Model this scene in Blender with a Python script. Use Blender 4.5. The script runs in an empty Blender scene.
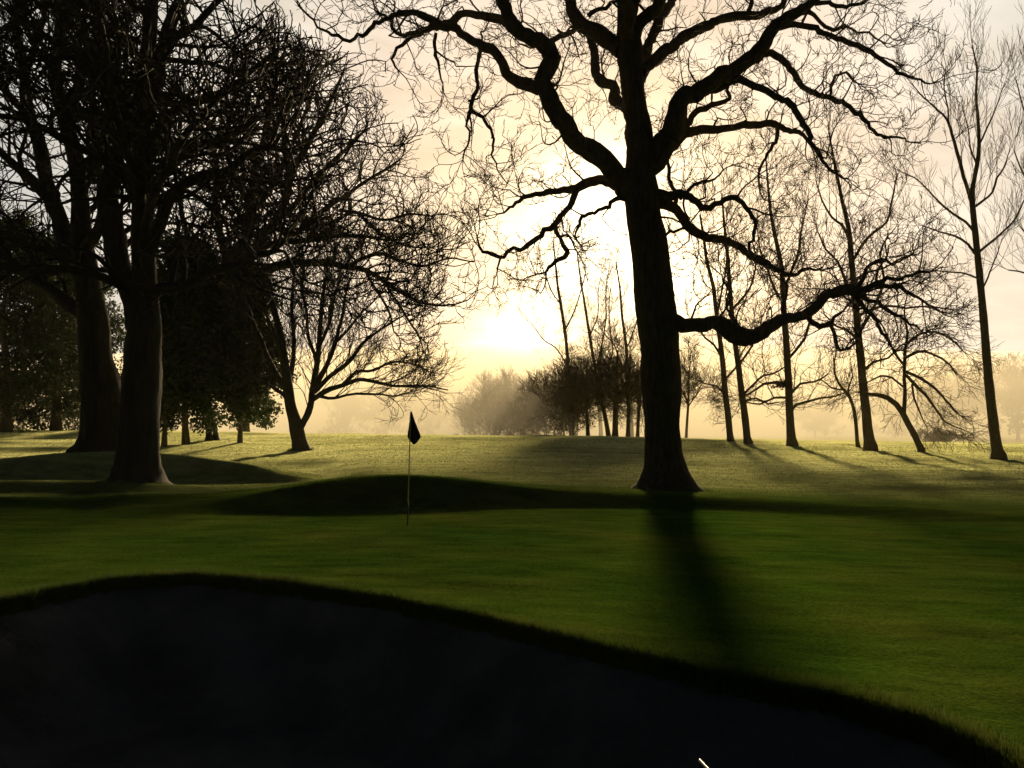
import bpy, math, random
import numpy as np
from mathutils import Vector

random.seed(7)
RNG = np.random.default_rng(11)
scene = bpy.context.scene
COL = scene.collection
F = 900.0          # focal length in pixels of the 1024 wide picture
HZ = 432.0         # horizon row
ZC = 1.7           # eye height
SUN_PX, SUN_ELEV = 632.0, math.radians(11.2)
_sx = (SUN_PX - 512) / F
_h = math.hypot(_sx, 1.0)
SUN = Vector((_sx / _h * math.cos(SUN_ELEV), math.cos(SUN_ELEV) / _h, math.sin(SUN_ELEV)))

def W(px, py, Y):
    return ((px - 512) / F * Y, Y, ZC + (HZ - py) / F * Y)

# ------------------------------------------------------------------ terrain
def smooth(t):
    t = np.clip(t, 0, 1)
    return t * t * (3 - 2 * t)

_ph = [(0.31, 0.13, .4), (-.22, .37, 1.9), (.11, -.45, 3.1), (.55, .21, 5.0), (-.47, .5, .9), (.83, -.3, 2.2), (-.6, .95, 4.0)]
def undul(X, Y):
    s = 0
    for a, b, c in _ph:
        s = s + np.sin(a * X + b * Y + c) * (0.55 / (abs(a) + abs(b)))**0.8
    return s / len(_ph)

def interp(u, pts, k):
    return np.interp(u, [p[0] for p in pts], [p[k] for p in pts])

def soft_interp(u, pts, k, w=26.0):
    return sum(interp(u + d * w, pts, k) * g for d, g in ((-1.5, .12), (-.75, .22), (0, .32), (.75, .22), (1.5, .12)))

CREST = [(-900, 427), (0, 429), (250, 433), (430, 435.5), (600, 437), (680, 439), (800, 441.5), (1024, 446), (1900, 452)]
BANK = [(60, 518, 19.8), (110, 511, 20.3), (160, 505, 20.8), (210, 500, 21.3), (260, 492, 21.8), (320, 481.5, 22.5), (380, 474.5, 23), (450, 477, 23.3), (520, 486, 23.6), (600, 492, 23.8),
        (680, 495, 24), (760, 498, 23.8), (850, 504, 23), (940, 510, 22), (1024, 514, 21.5), (1100, 514, 21), (1600, 524, 20)]
MOUND = [(-700, 468, 34), (0, 459, 34), (60, 453, 34.5), (130, 451, 35), (170, 453.5, 35), (220, 460, 34.5), (270, 470, 33.5), (310, 478, 32.5), (350, 486, 32), (400, 490, 32)]
LIP = [(-900, 622), (-500, 616), (-100, 609), (0, 604), (60, 590), (120, 580), (180, 576), (250, 580), (330, 590), (400, 601), (470, 616), (540, 633),
       (600, 648), (700, 672), (800, 692), (860, 706), (920, 726), (960, 742), (1000, 764), (1030, 790), (1090, 860), (1250, 1050)]

def green_z(X, Y):
    return -0.13 - 0.026 * np.clip(X, 0, 9)

def ucol(X, Y):
    return 512 + F * X / np.maximum(Y, 1.0)

def lip_Y(u):
    z = -0.11 - 0.026 * np.maximum(u - 512, 0) / F * 7
    return F * (ZC - z) / (soft_interp(u, LIP, 1, 14) - HZ) * (1 + .0022 * np.sin(u * .07) + .0018 * np.sin(u * .13 + 1) + .0016 * np.sin(u * .27 + 2) + .0012 * np.sin(u * .61 + np.sin(u * .05) * 3))

def H(X, Y, bunker=True):
    X = np.asarray(X, float); Y = np.asarray(Y, float)
    u = ucol(X, Y)
    zg = green_z(X, Y)
    zk = ZC - 62 * (soft_interp(u, CREST, 1, 40) - HZ) / F
    y0 = 26 + 9 * smooth((390 - u) / 120)
    s = np.clip((Y - y0) / (62 - y0), 0, 1)**1.12
    base = zg + (zk - zg) * s
    base = np.where(Y > 62, zk + 0.003 * 0 - (zk + 0.2) * smooth((Y - 66) / 75), base)
    # bank behind the green
    Yc = soft_interp(u, BANK, 2); zc = ZC - Yc * (soft_interp(u, BANK, 1) - HZ) / F
    m = smooth((u - 30) / 90)
    near = base + (zc - base) * (1 - smooth((Yc - Y) / 1.7))
    far = base + (zc - base) * np.exp(-(np.maximum(Y - Yc, 0) / 5.0)**2)
    base = base + m * (np.where(Y < Yc, near, far) - base)
    # mound under the two big trees on the left
    Ym = soft_interp(u, MOUND, 2); zm = ZC - Ym * (soft_interp(u, MOUND, 1) - HZ) / F
    m = 1 - smooth((u - 310) / 70)
    near = base + (zm - base) * (1 - smooth((Ym - Y) / 2.3))
    far = base + (zm - base) * np.exp(-(np.maximum(Y - Ym, 0) / 4.0)**2)
    base = base + m * (np.where(Y < Ym, near, far) - base)
    # low folds left of the green and out on the fairway
    L = smooth((260 - u) / 160)
    base = base + L * (0.24 * np.exp(-((Y - 23.5 - 0.12 * X) / 1.0)**2) + 0.32 * np.exp(-((Y - 27.3 + .05 * X) / 1.1)**2))
    base = base + 0.30 * np.exp(-(((Y - 50) / 3.0)**2 + ((X + 27) / 5.5)**2))
    R = smooth((u - 760) / 120)
    base = base + R * (0.16 * np.exp(-((Y - 31 + .1 * (X - 15)) / 1.2)**2) + 0.14 * np.exp(-((Y - 36 - .06 * (X - 15)) / 1.3)**2))
    base = base + 0.16 * np.exp(-(((Y - 42) / 2.0)**2 + ((X + 11) / 4)**2)) + 0.12 * np.exp(-(((Y - 37) / 1.6)**2 + ((X + 8) / 5)**2))
    base = base + undul(X * 1.3, Y * 1.3) * 0.10 * smooth((Y - 18) / 16) + undul(X * 2.9, Y * 3.3) * 0.045 * smooth((Y - 26) / 10)
    base = base + (undul(X * .5 + 3, Y * 3.4) * .11 + undul(X * .9, Y * 6.1 + 2) * .06) * smooth((Y - 27) / 8) * smooth((90 - Y) / 20)
    if bunker:
        d = (lip_Y(u) - Y)                      # > 0 inside the sand
        inside = (Y > 1.7) & (u > -900) & (u < 1350) & (Y > 0)
        d = np.minimum(d, np.minimum((Y - 2.6) * 1.0, (11.5 - np.abs(X)) * 1.0))
        base = base + 0.035 * np.exp(-((d + 0.45) / 0.55)**2) * (Y > 2.6)
        base = base - 1.75 * smooth((d + 0.02) / 0.42) * (Y > 1.7)
    return base

def sand_z(X, Y):
    u = ucol(X, Y)
    d = np.minimum(np.minimum(lip_Y(u) - Y, Y - 2.6), 11.5 - np.abs(X))
    z = green_z(X, Y) - 0.035 - 1.03 * smooth((d + .30) / 2.3) + 0.025 * undul(X * 6, Y * 6) + 0.02 * undul(X * 14, Y * 17)
    return z

def Hs(x, y):
    return float(H(np.array([x]), np.array([y]))[0])

# ------------------------------------------------------------------ materials
def mat(name):
    m = bpy.data.materials.new(name); m.use_nodes = True
    nt = m.node_tree
    return m, nt, nt.nodes['Principled BSDF'], nt.nodes['Material Output']

def N(nt, typ, **kw):
    n = nt.nodes.new(typ)
    for k, v in kw.items():
        if k.startswith('i_'):
            n.inputs[int(k[2:]) if k[2:].isdigit() else k[2:].replace('_', ' ')].default_value = v
        else:
            setattr(n, k, v)
    return n

def ramp(nt, stops, interp='LINEAR'):
    r = nt.nodes.new('ShaderNodeValToRGB'); cr = r.color_ramp; cr.interpolation = interp
    while len(cr.elements) < len(stops): cr.elements.new(0.5)
    for e, (p, c) in zip(cr.elements, stops):
        e.position = p; e.color = (*c, 1)
    return r

def bark_mat(name, c0, c1, scale=6.0):
    m, nt, b, out = mat(name)
    tc = N(nt, 'ShaderNodeTexCoord')
    mp = N(nt, 'ShaderNodeMapping'); mp.inputs['Scale'].default_value = (1, 1, .22)
    nt.links.new(tc.outputs['Object'], mp.inputs[0])
    n1 = N(nt, 'ShaderNodeTexNoise'); n1.inputs['Scale'].default_value = scale * 2; n1.inputs['Detail'].default_value = 6; n1.inputs['Roughness'].default_value = .65
    nt.links.new(mp.outputs[0], n1.inputs['Vector'])
    r = ramp(nt, [(.3, c0), (.7, c1)])
    nt.links.new(n1.outputs[0], r.inputs[0]); nt.links.new(r.outputs[0], b.inputs['Base Color'])
    bp = N(nt, 'ShaderNodeBump'); bp.inputs['Strength'].default_value = .7; bp.inputs['Distance'].default_value = .03
    nt.links.new(n1.outputs[0], bp.inputs['Height']); nt.links.new(bp.outputs[0], b.inputs['Normal'])
    b.inputs['Roughness'].default_value = .9; b.inputs['Specular IOR Level'].default_value = .15
    return m

def leaf_mat(name, c0, c1, trans=.25):
    m, nt, b, out = mat(name)
    tc = N(nt, 'ShaderNodeTexCoord')
    n1 = N(nt, 'ShaderNodeTexNoise'); n1.inputs['Scale'].default_value = .9; n1.inputs['Detail'].default_value = 4
    nt.links.new(tc.outputs['Object'], n1.inputs['Vector'])
    r = ramp(nt, [(.35, c0), (.68, c1)])
    nt.links.new(n1.outputs[0], r.inputs[0]); nt.links.new(r.outputs[0], b.inputs['Base Color'])
    b.inputs['Roughness'].default_value = .75; b.inputs['Specular IOR Level'].default_value = .12
    t = N(nt, 'ShaderNodeBsdfTranslucent'); nt.links.new(r.outputs[0], t.inputs[0])
    mx = N(nt, 'ShaderNodeMixShader'); mx.inputs[0].default_value = trans
    nt.links.new(b.outputs[0], mx.inputs[1]); nt.links.new(t.outputs[0], mx.inputs[2]); nt.links.new(mx.outputs[0], out.inputs['Surface'])
    return m

def grass_mat():
    m, nt, b, out = mat('turf')
    tc = N(nt, 'ShaderNodeTexCoord')
    def noise(sc, det, scl=(1, 1, 1), rough=.55):
        mp = N(nt, 'ShaderNodeMapping'); mp.inputs['Scale'].default_value = scl
        nt.links.new(tc.outputs['Object'], mp.inputs[0])
        n = N(nt, 'ShaderNodeTexNoise'); n.inputs['Scale'].default_value = sc; n.inputs['Detail'].default_value = det; n.inputs['Roughness'].default_value = rough
        nt.links.new(mp.outputs[0], n.inputs['Vector']); return n
    n1 = noise(.35, 5); n2 = noise(2.2, 6, (.45, 1, 1), .65); n3 = noise(26, 5, (1, 1, 1), .7)
    r1 = ramp(nt, [(.28, (.027, .080, .009)), (.5, (.049, .098, .013)), (.74, (.084, .112, .022))])
    r2 = ramp(nt, [(.3, (.5, .56, .45)), (.7, (1.38, 1.28, 1.2))])
    r3 = ramp(nt, [(.32, (.45, .5, .42)), (.7, (1.5, 1.4, 1.3))])
    for n, r in ((n1, r1), (n2, r2), (n3, r3)): nt.links.new(n.outputs[0], r.inputs[0])
    m1 = N(nt, 'ShaderNodeMix', data_type='RGBA', blend_type='MULTIPLY'); m1.inputs[0].default_value = 1
    m2 = N(nt, 'ShaderNodeMix', data_type='RGBA', blend_type='MULTIPLY'); m2.inputs[0].default_value = 1
    nt.links.new(r1.outputs[0], m1.inputs[6]); nt.links.new(r2.outputs[0], m1.inputs[7])
    nt.links.new(m1.outputs[2], m2.inputs[6]); nt.links.new(r3.outputs[0], m2.inputs[7])
    # dewy fairway beyond the green, with the low sun's glow painted into its colour
    at = N(nt, 'ShaderNodeAttribute'); at.attribute_name = 'dew_glow'
    dew_glow_col = N(nt, 'ShaderNodeMix', data_type='RGBA'); dew_glow_col.inputs[7].default_value = (.62, .68, .29, 1)
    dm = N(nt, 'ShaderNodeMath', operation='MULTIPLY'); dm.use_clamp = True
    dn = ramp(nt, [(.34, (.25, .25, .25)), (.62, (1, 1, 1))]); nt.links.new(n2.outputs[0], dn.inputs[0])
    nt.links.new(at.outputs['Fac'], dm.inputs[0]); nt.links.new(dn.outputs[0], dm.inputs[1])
    nt.links.new(dm.outputs[0], dew_glow_col.inputs[0]); nt.links.new(m2.outputs[2], dew_glow_col.inputs[6])
    nt.links.new(dew_glow_col.outputs[2], b.inputs['Base Color'])
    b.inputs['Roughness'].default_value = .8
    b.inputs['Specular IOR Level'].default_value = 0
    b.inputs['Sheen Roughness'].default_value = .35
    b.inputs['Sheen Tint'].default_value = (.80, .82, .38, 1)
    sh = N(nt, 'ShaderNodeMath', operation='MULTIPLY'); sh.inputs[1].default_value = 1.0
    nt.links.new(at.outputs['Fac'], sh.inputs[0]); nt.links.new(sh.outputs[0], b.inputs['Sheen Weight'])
    bp = N(nt, 'ShaderNodeBump'); bp.inputs['Strength'].default_value = .8; bp.inputs['Distance'].default_value = .04
    ad = N(nt, 'ShaderNodeMath', operation='ADD'); nt.links.new(n3.outputs[0], ad.inputs[0])
    n4 = noise(7, 5, (.6, 1, 1), .7); nt.links.new(n4.outputs[0], ad.inputs[1])
    nt.links.new(ad.outputs[0], bp.inputs['Height']); nt.links.new(bp.outputs[0], b.inputs['Normal'])
    return m

def sand_mat():
    m, nt, b, out = mat('damp sand')
    tc = N(nt, 'ShaderNodeTexCoord')
    n1 = N(nt, 'ShaderNodeTexNoise'); n1.inputs['Scale'].default_value = 1.1; n1.inputs['Detail'].default_value = 7
    n2 = N(nt, 'ShaderNodeTexNoise'); n2.inputs['Scale'].default_value = 55; n2.inputs['Detail'].default_value = 4
    n3 = N(nt, 'ShaderNodeTexNoise'); n3.inputs['Scale'].default_value = 5.5; n3.inputs['Detail'].default_value = 5
    for n in (n1, n2, n3): nt.links.new(tc.outputs['Object'], n.inputs['Vector'])
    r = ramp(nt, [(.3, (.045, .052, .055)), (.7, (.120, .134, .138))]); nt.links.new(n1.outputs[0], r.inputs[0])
    nt.links.new(r.outputs[0], b.inputs['Base Color'])
    ad = N(nt, 'ShaderNodeMath', operation='MULTIPLY_ADD'); ad.inputs[1].default_value = .25
    nt.links.new(n2.outputs[0], ad.inputs[0]); nt.links.new(n3.outputs[0], ad.inputs[2])
    bp = N(nt, 'ShaderNodeBump'); bp.inputs['Strength'].default_value = 1.0; bp.inputs['Distance'].default_value = .12
    nt.links.new(ad.outputs[0], bp.inputs['Height']); nt.links.new(bp.outputs[0], b.inputs['Normal'])
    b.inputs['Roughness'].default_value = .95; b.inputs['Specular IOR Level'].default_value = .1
    return m

def plain_mat(name, c, rough=.5, var=.2, metallic=0):
    m, nt, b, out = mat(name)
    tc = N(nt, 'ShaderNodeTexCoord')
    n1 = N(nt, 'ShaderNodeTexNoise'); n1.inputs['Scale'].default_value = 18; n1.inputs['Detail'].default_value = 4
    nt.links.new(tc.outputs['Object'], n1.inputs['Vector'])
    r = ramp(nt, [(.3, tuple(x * (1 - var) for x in c)), (.7, tuple(min(1, x * (1 + var)) for x in c))])
    nt.links.new(n1.outputs[0], r.inputs[0]); nt.links.new(r.outputs[0], b.inputs['Base Color'])
    b.inputs['Roughness'].default_value = rough; b.inputs['Metallic'].default_value = metallic
    return m

M_OAK = bark_mat('oak bark', (.035, .028, .02), (.11, .088, .062), 5)
M_BEECH = bark_mat('beech bark', (.016, .0155, .014), (.042, .040, .034), 4)
M_ASH = bark_mat('ash bark', (.06, .048, .03), (.15, .12, .08), 6)
M_LEAF = leaf_mat('evergreen leaves', (.022, .036, .012), (.055, .075, .024), .2)
M_IVY = leaf_mat('ivy leaves', (.02, .034, .012), (.05, .07, .02), .2)
M_TWIG = leaf_mat('withered leaves', (.05, .04, .02), (.12, .085, .04), .35)
M_TURF, M_SAND = grass_mat(), sand_mat()

# ------------------------------------------------------------------ object helpers
def mesh_obj(name, V, Fq, Ft, m, parent=None, smooth_=True, loc=None):
    me = bpy.data.meshes.new(name)
    V = np.asarray(V, np.float32)
    nq, ntri = len(Fq), len(Ft)
    loops = np.concatenate([np.asarray(Fq, np.int32).reshape(-1), np.asarray(Ft, np.int32).reshape(-1)])
    starts = np.concatenate([np.arange(nq, dtype=np.int32) * 4, nq * 4 + np.arange(ntri, dtype=np.int32) * 3])
    totals = np.concatenate([np.full(nq, 4, np.int32), np.full(ntri, 3, np.int32)])
    me.vertices.add(len(V)); me.vertices.foreach_set('co', V.reshape(-1))
    me.loops.add(len(loops)); me.loops.foreach_set('vertex_index', loops)
    me.polygons.add(nq + ntri)
    me.polygons.foreach_set('loop_start', starts); me.polygons.foreach_set('loop_total', totals)
    if smooth_: me.polygons.foreach_set('use_smooth', np.ones(nq + ntri, bool))
    me.update(calc_edges=True); me.validate()
    me.materials.append(m)
    o = bpy.data.objects.new(name, me); COL.objects.link(o)
    if parent is not None: o.parent = parent
    return o

def tag(o, label=None, cat=None, group=None, kind=None):
    for k, v in (('label', label), ('category', cat), ('group', group), ('kind', kind)):
        if v: o[k] = v
    return o

def empty(name, loc, label, cat, group=None):
    o = bpy.data.objects.new(name, None); COL.objects.link(o); o.location = loc
    o.empty_display_size = .3
    return tag(o, label, cat, group)

NO4, NO3 = np.zeros((0, 4), np.int32), np.zeros((0, 3), np.int32)

def tubes(branches, sides, lumpy=0.0):
    """one swept tube per (points, radii), all with the same number of sides"""
    n = np.array([len(b[0]) for b in branches])
    P = np.concatenate([np.asarray(b[0], float) for b in branches]); R = np.concatenate([np.asarray(b[1], float) for b in branches])
    bid = np.repeat(np.arange(len(n)), n); first = np.concatenate([[0], np.cumsum(n)[:-1]]); last = np.cumsum(n) - 1
    nx = np.minimum(np.arange(len(P)) + 1, last[bid]); pv = np.maximum(np.arange(len(P)) - 1, first[bid])
    T = P[nx] - P[pv]; T /= np.linalg.norm(T, axis=1, keepdims=True) + 1e-9
    mean = P[last] - P[first]
    ref = np.where((np.abs(mean).argmin(axis=1) == 0)[:, None], [[1., 0, 0]], np.where((np.abs(mean).argmin(axis=1) == 1)[:, None], [[0, 1., 0]], [[0, 0, 1.]]))
    U = ref[bid]; U = U - T * (U * T).sum(1, keepdims=True); U /= np.linalg.norm(U, axis=1, keepdims=True) + 1e-9
    Wv = np.cross(T, U)
    a = np.arange(sides) * 2 * math.pi / sides
    rr = R[:, None] * np.ones((1, sides))
    if lumpy:
        s = np.cumsum(np.linalg.norm(P - P[pv], axis=1))
        k = 1 + lumpy * (.5 * np.sin(3 * a[None] + s[:, None] * 1.7) + .5 * np.sin(5 * a[None] - s[:, None] * 3.1 + 1) + RNG.normal(0, .3, (len(P), 1)) + RNG.normal(0, .25, (len(P), sides)))
        rr = rr * k
    V = P[:, None] + rr[:, :, None] * (np.cos(a)[None, :, None] * U[:, None] + np.sin(a)[None, :, None] * Wv[:, None])
    keep = np.arange(len(P)) != last[bid]
    i = np.arange(len(P))[keep]
    j = np.arange(sides); jn = (j + 1) % sides
    Q = np.stack([i[:, None] * sides + j, i[:, None] * sides + jn, (i[:, None] + 1) * sides + jn, (i[:, None] + 1) * sides + j], -1).reshape(-1, 4)
    return V.reshape(-1, 3), Q

def tube_obj(name, branches, m, parent, origin, pxm, lumpy=0.0, kind=None, sides=None):
    groups = {}
    for b in branches:
        r = max(b[1]) / pxm
        s = sides or (14 if r > 5 else 9 if r > 2.2 else 6 if r > 1 else 4 if r > .45 else 3)
        groups.setdefault(s, []).append(b)
    Vs, Qs, k = [], [], 0
    for s, bs in groups.items():
        V, Q = tubes(bs, s, lumpy if s >= 6 else 0)
        Vs.append(V); Qs.append(Q + k); k += len(V)
    o = mesh_obj(name, np.concatenate(Vs) - np.asarray(origin), np.concatenate(Qs), NO3, m, parent)
    if kind: o['kind'] = kind
    return o

# ------------------------------------------------------------------ growing trees
rnd, gauss = random.random, random.gauss
def uni(a, b): return a + (b - a) * rnd()

def catmull(pts, step):
    P = np.asarray(pts, float)
    if len(P) == 2:
        n = max(2, int(np.linalg.norm((P[1] - P[0])[:3]) / step) + 1)
        t = np.linspace(0, 1, n)[:, None]; return P[0] + (P[1] - P[0]) * t
    E = np.vstack([2 * P[0] - P[1], P, 2 * P[-1] - P[-2]]); out = []
    for i in range(1, len(E) - 2):
        p0, p1, p2, p3 = E[i - 1:i + 3]
        n = max(1, int(np.linalg.norm((p2 - p1)[:3]) / step + .5))
        t = (np.arange(n) / n)[:, None]
        out.append(.5 * (2 * p1 + (p2 - p0) * t + (2 * p0 - 5 * p1 + 4 * p2 - p3) * t**2 + (3 * p1 - p0 - 3 * p2 + p3) * t**3))
    out.append(P[-1:]); return np.vstack(out)

def limb_world(px, Y0, k=0.0, jit=0.0, step=.25, slim=1.0):
    """px: list of (x, y, half width) in picture measure at distance Y0; the limb leaves that plane by k metres per metre run"""
    pts, run, prev = [], 0.0, None
    px = [(x, y, hw * slim) for x, y, hw in px]
    for x, y, hw in px:
        if prev is not None: run += math.hypot(x - prev[0], y - prev[1]) / F * Y0
        prev = (x, y)
        Y = Y0 + k * run
        wx, wy, wz = W(x, y, Y)
        pts.append((wx, wy, wz, hw / F * Y))
    C = catmull(pts, step)
    P, R = C[:, :3].copy(), np.maximum(C[:, 3], .003)
    if jit:
        n_ = len(P)
        fine = RNG.normal(0, 1, (n_, 3)); fine = .6 * fine + .7 * np.repeat(RNG.normal(0, 1, (n_ // 3 + 1, 3)), 3, 0)[:n_]
        wd = np.hanning(13)[1:-1]; wd /= math.sqrt((wd**2).sum())
        slow = np.stack([np.convolve(RNG.normal(0, 1, n_ + 10), wd, 'valid')[:n_] for _ in range(3)], 1)
        thick = np.clip((R - .05) / .10, 0, 1)[:, None]                # stout limbs bend slowly, thin ones zigzag
        amp = (R * jit + (.028 if jit > .14 else .012) * np.clip(np.arange(n_) / 5, 0, 1))[:, None]
        P[1:-1] += ((slow * 1.5 * thick + fine * (1 - .62 * thick)) * amp)[1:-1]
        kn = np.convolve(RNG.normal(0, 1, len(R)), [.15, .3, .45, .3, .15], 'same'); R *= 1 + .10 * kn
    return P, R

def walk(p, d, L, r0, r1, seg, gn, trop, kink=0.0):
    n = max(3, int(L / seg + .5)); seg = L / n
    x, y, z = p; dx, dy, dz = d
    pts, rad = [(x, y, z)], [r0]
    bx = by = bz = 0.0
    for i in range(n):
        bx = bx * .55 + gauss(0, gn); by = by * .55 + gauss(0, gn); bz = bz * .55 + gauss(0, gn)
        dx += bx + trop[0]; dy += by + trop[1]; dz += bz + trop[2]
        if kink and rnd() < .22:
            dx += gauss(0, kink); dy += gauss(0, kink); dz += gauss(0, kink)
        l = math.sqrt(dx * dx + dy * dy + dz * dz) + 1e-9
        dx /= l; dy /= l; dz /= l
        x += dx * seg; y += dy * seg; z += dz * seg
        pts.append((x, y, z)); rad.append(r0 + (r1 - r0) * ((i + 1) / n)**.8)
    return pts, rad

def side_dir(d, ang, bias):
    """direction leaving d at angle ang, on the side that leans to bias"""
    best, bs = None, -9
    for _ in range(2):
        a, b, c = gauss(0, 1), gauss(0, 1), gauss(0, 1)
        k = a * d[0] + b * d[1] + c * d[2]
        a -= k * d[0]; b -= k * d[1]; c -= k * d[2]
        l = math.sqrt(a * a + b * b + c * c) + 1e-9
        a /= l; b /= l; c /= l
        s = a * bias[0] + b * bias[1] + c * bias[2]
        if s > bs: best, bs = (a, b, c), s
    ca, sa = math.cos(ang), math.sin(ang)
    return (d[0] * ca + best[0] * sa, d[1] * ca + best[1] * sa, d[2] * ca + best[2] * sa)

def grow(out, pts, rads, lvl, P, t0=None):
    if lvl >= len(P): return
    q = P[lvl]
    n = len(pts)
    tot = sum(math.dist(pts[i], pts[i + 1]) for i in range(n - 1))
    if tot < 1e-3: return
    acc, nxt, run = 0.0, q['sp'] * uni(.3, 1.0), 0.0
    t0 = q.get('t0', .1) if t0 is None else t0
    spots = []
    for i in range(n - 1):
        l = math.dist(pts[i], pts[i + 1]); run += l; acc += l
        t = run / tot
        while acc >= nxt:
            acc -= nxt; nxt = q['sp'] * uni(.6, 1.4) * (1.25 - .5 * t)
            if t >= t0: spots.append((i + 1, t))
    spots += [(n - 1, 1.0)] * q.get('tip', 2)
    for i, t in spots:
        a, b = pts[max(0, i - 1)], pts[i]
        d = (b[0] - a[0], b[1] - a[1], b[2] - a[2]); l = math.sqrt(d[0]**2 + d[1]**2 + d[2]**2) + 1e-9
        d = (d[0] / l, d[1] / l, d[2] / l)
        L = uni(*q['L']) * (1 - q.get('tp', .35) * t)
        ang = math.radians(uni(*q['a'])) * (.6 if t > .97 else 1)
        r0 = max(q['rmin'] * 1.15, min(rads[i] * q.get('rr', .62), L * q.get('rl', .013)))
        if t > .97: r0 = min(max(rads[i] * .95, q['rmin']), r0 * 1.1)
        dd = side_dir(d, ang, q.get('bias', (0, 0, .4)))
        cp, cr = walk(b, dd, L, r0, q['rmin'], q['seg'], q['gn'], q.get('trop', (0, 0, .02)), q.get('kink', 0))
        if 'keep' in q and not q['keep'](cp[-1]): continue
        out.append((cp, cr))
        grow(out, cp, cr, lvl + 1, P)

def trunk_obj(P, R, m, parent, origin, sides=30, lumps=.05, flare=0.0, flare_h=1.0, knots=()):
    """trunk swept through P with root buttresses below flare_h and burrs"""
    V, Q = tubes([(P, R)], sides)
    V = V.reshape(len(P), sides, 3)
    z0 = P[0][2]
    a = np.arange(sides) * 2 * math.pi / sides
    for i in range(len(P)):
        h = P[i][2] - z0
        k = 1 + lumps * (.5 * np.sin(3 * a + h * .9) + .4 * np.sin(7 * a - h * 1.7 + 2) + .5 * np.sin(2 * a + h * 3.1) + RNG.normal(0, .5, sides))
        f = flare * math.exp(-h / flare_h)
        k = k * (1 + f * (.35 * np.maximum(0, np.sin(5 * a + .7))**1.5 + .3 * np.maximum(0, np.sin(3 * a + 2.1))**2))
        V[i] = P[i] + (V[i] - P[i]) * k[:, None]
    for (hz, ang, amp, wid) in knots:
        for i in range(len(P)):
            g = math.exp(-((P[i][2] - hz) / wid)**2)
            if g > .01:
                w = np.exp(-(((a - ang + math.pi) % (2 * math.pi) - math.pi) / .7)**2)
                V[i] = P[i] + (V[i] - P[i]) * (1 + amp * g * w)[:, None]
    return mesh_obj('trunk', V.reshape(-1, 3) - np.asarray(origin), Q, NO3, m, parent)

def leaves(centres, radii, per, size, flat=.8):
    """many small leaf faces spread through lumpy clusters"""
    Vs = []
    for c, r in zip(centres, radii):
        n = int(per * r * r)
        d = RNG.normal(0, 1, (n, 3)); d /= np.linalg.norm(d, axis=1, keepdims=True)
        p = np.asarray(c) + d * (r * RNG.random(n)**.45)[:, None] * np.array([1, 1, flat])
        u = RNG.normal(0, 1, (n, 3)); u /= np.linalg.norm(u, axis=1, keepdims=True)
        v = np.cross(u, RNG.normal(0, 1, (n, 3))); v /= np.linalg.norm(v, axis=1, keepdims=True)
        s = size * RNG.uniform(.5, 1.4, n)[:, None]
        Vs.append(np.stack([p - u * s, p + v * s * .5, p + u * s, p - v * s * .5], 1))
    V = np.concatenate(Vs).reshape(-1, 3)
    return V, np.arange(len(V)).reshape(-1, 4)

def leaf_obj(name, centres, radii, per, size, m, parent, origin, flat=.8):
    V, Q = leaves(centres, radii, per, size, flat)
    return mesh_obj(name, V - np.asarray(origin), Q, NO3, m, parent, False)

def tree(name, label, cat, base, Y, trunk_px, limbs, params, m, group=None, k_trunk=0.0, sides=18, flare=.6, flare_h=.5, lumps=.05, jit=.12,
         trunk_t0=None, step=.25, trunk_grow=True, knots=(), limb_t0=.08, limb_name='limb', crown_kind=None, slim=1.0, tslim=1.0):
    """a bare tree: trunk > drawn limbs > grown twigs"""
    bx = (base - 512) / F * Y
    org = (bx, Y, Hs(bx, Y))
    pxm = Y / F
    root = empty(name, org, label, cat, group)
    # the foot of the trunk is sunk into the ground
    tp = list(trunk_px)
    P, R = limb_world(tp, Y, k_trunk, 0, step, tslim)
    z = org[2] - .12
    shift = np.array([bx - P[0][0], 0, 0]); P = P + 0 * shift
    low = P[0].copy(); low[2] = min(z, P[0][2] - .05); low[0] = P[0][0]
    P = np.vstack([low, P]); R = np.concatenate([[R[0] * 1.06], R])
    trunk_obj(P, R, m, root, org, sides, lumps, flare, flare_h, knots)
    twigs = []
    for L in limbs:
        k = L[1] if len(L) > 1 else 0.0
        y0 = Y + (L[2] if len(L) > 2 else 0.0)
        lp, lr = limb_world(L[0], y0, k, jit, step, slim)
        tube_obj(limb_name, [(lp, lr)], m, root, org, pxm, .045)
        grow(twigs, [tuple(p) for p in lp], list(lr), 0, params, limb_t0)
    if trunk_grow:
        grow(twigs, [tuple(p) for p in P], list(R), 0, params, trunk_t0 if trunk_t0 is not None else .35)
    if twigs:
        tube_obj('crown', twigs, m, root, org, pxm, 0.0, crown_kind)
    return root, org

HAZE, HAZE_G = 0.00014, 0.1
MIST, MIST_G, MIST_H, MIST_C = 0.0082, 0.22, 34.0, (.92, .88, .77, 1)
SUN_E = 5.0
EXPO = 1.25
SKY_SHARE, GLOW_AT = 0.05, (590, 282)
GLOWS = [((610, 236), 2.2, 4.0), ((526, 314), 2.4, 2.9), ((700, 262), 1.0, 3.0)]
SKY_RAMP = [(0, (1.0, .84, .58)), (6, (.96, .74, .48)), (11, (.90, .68, .46)), (17, (.87, .70, .54)), (25, (.75, .67, .56)), (31, (.64, .60, .53)), (36, (.50, .49, .46)), (40, (.30, .30, .295)), (45, (.035, .04, .048)), (56, (.008, .012, .018)), (80, (.005, .008, .013)), (120, (.005, .008, .013))]
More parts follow.
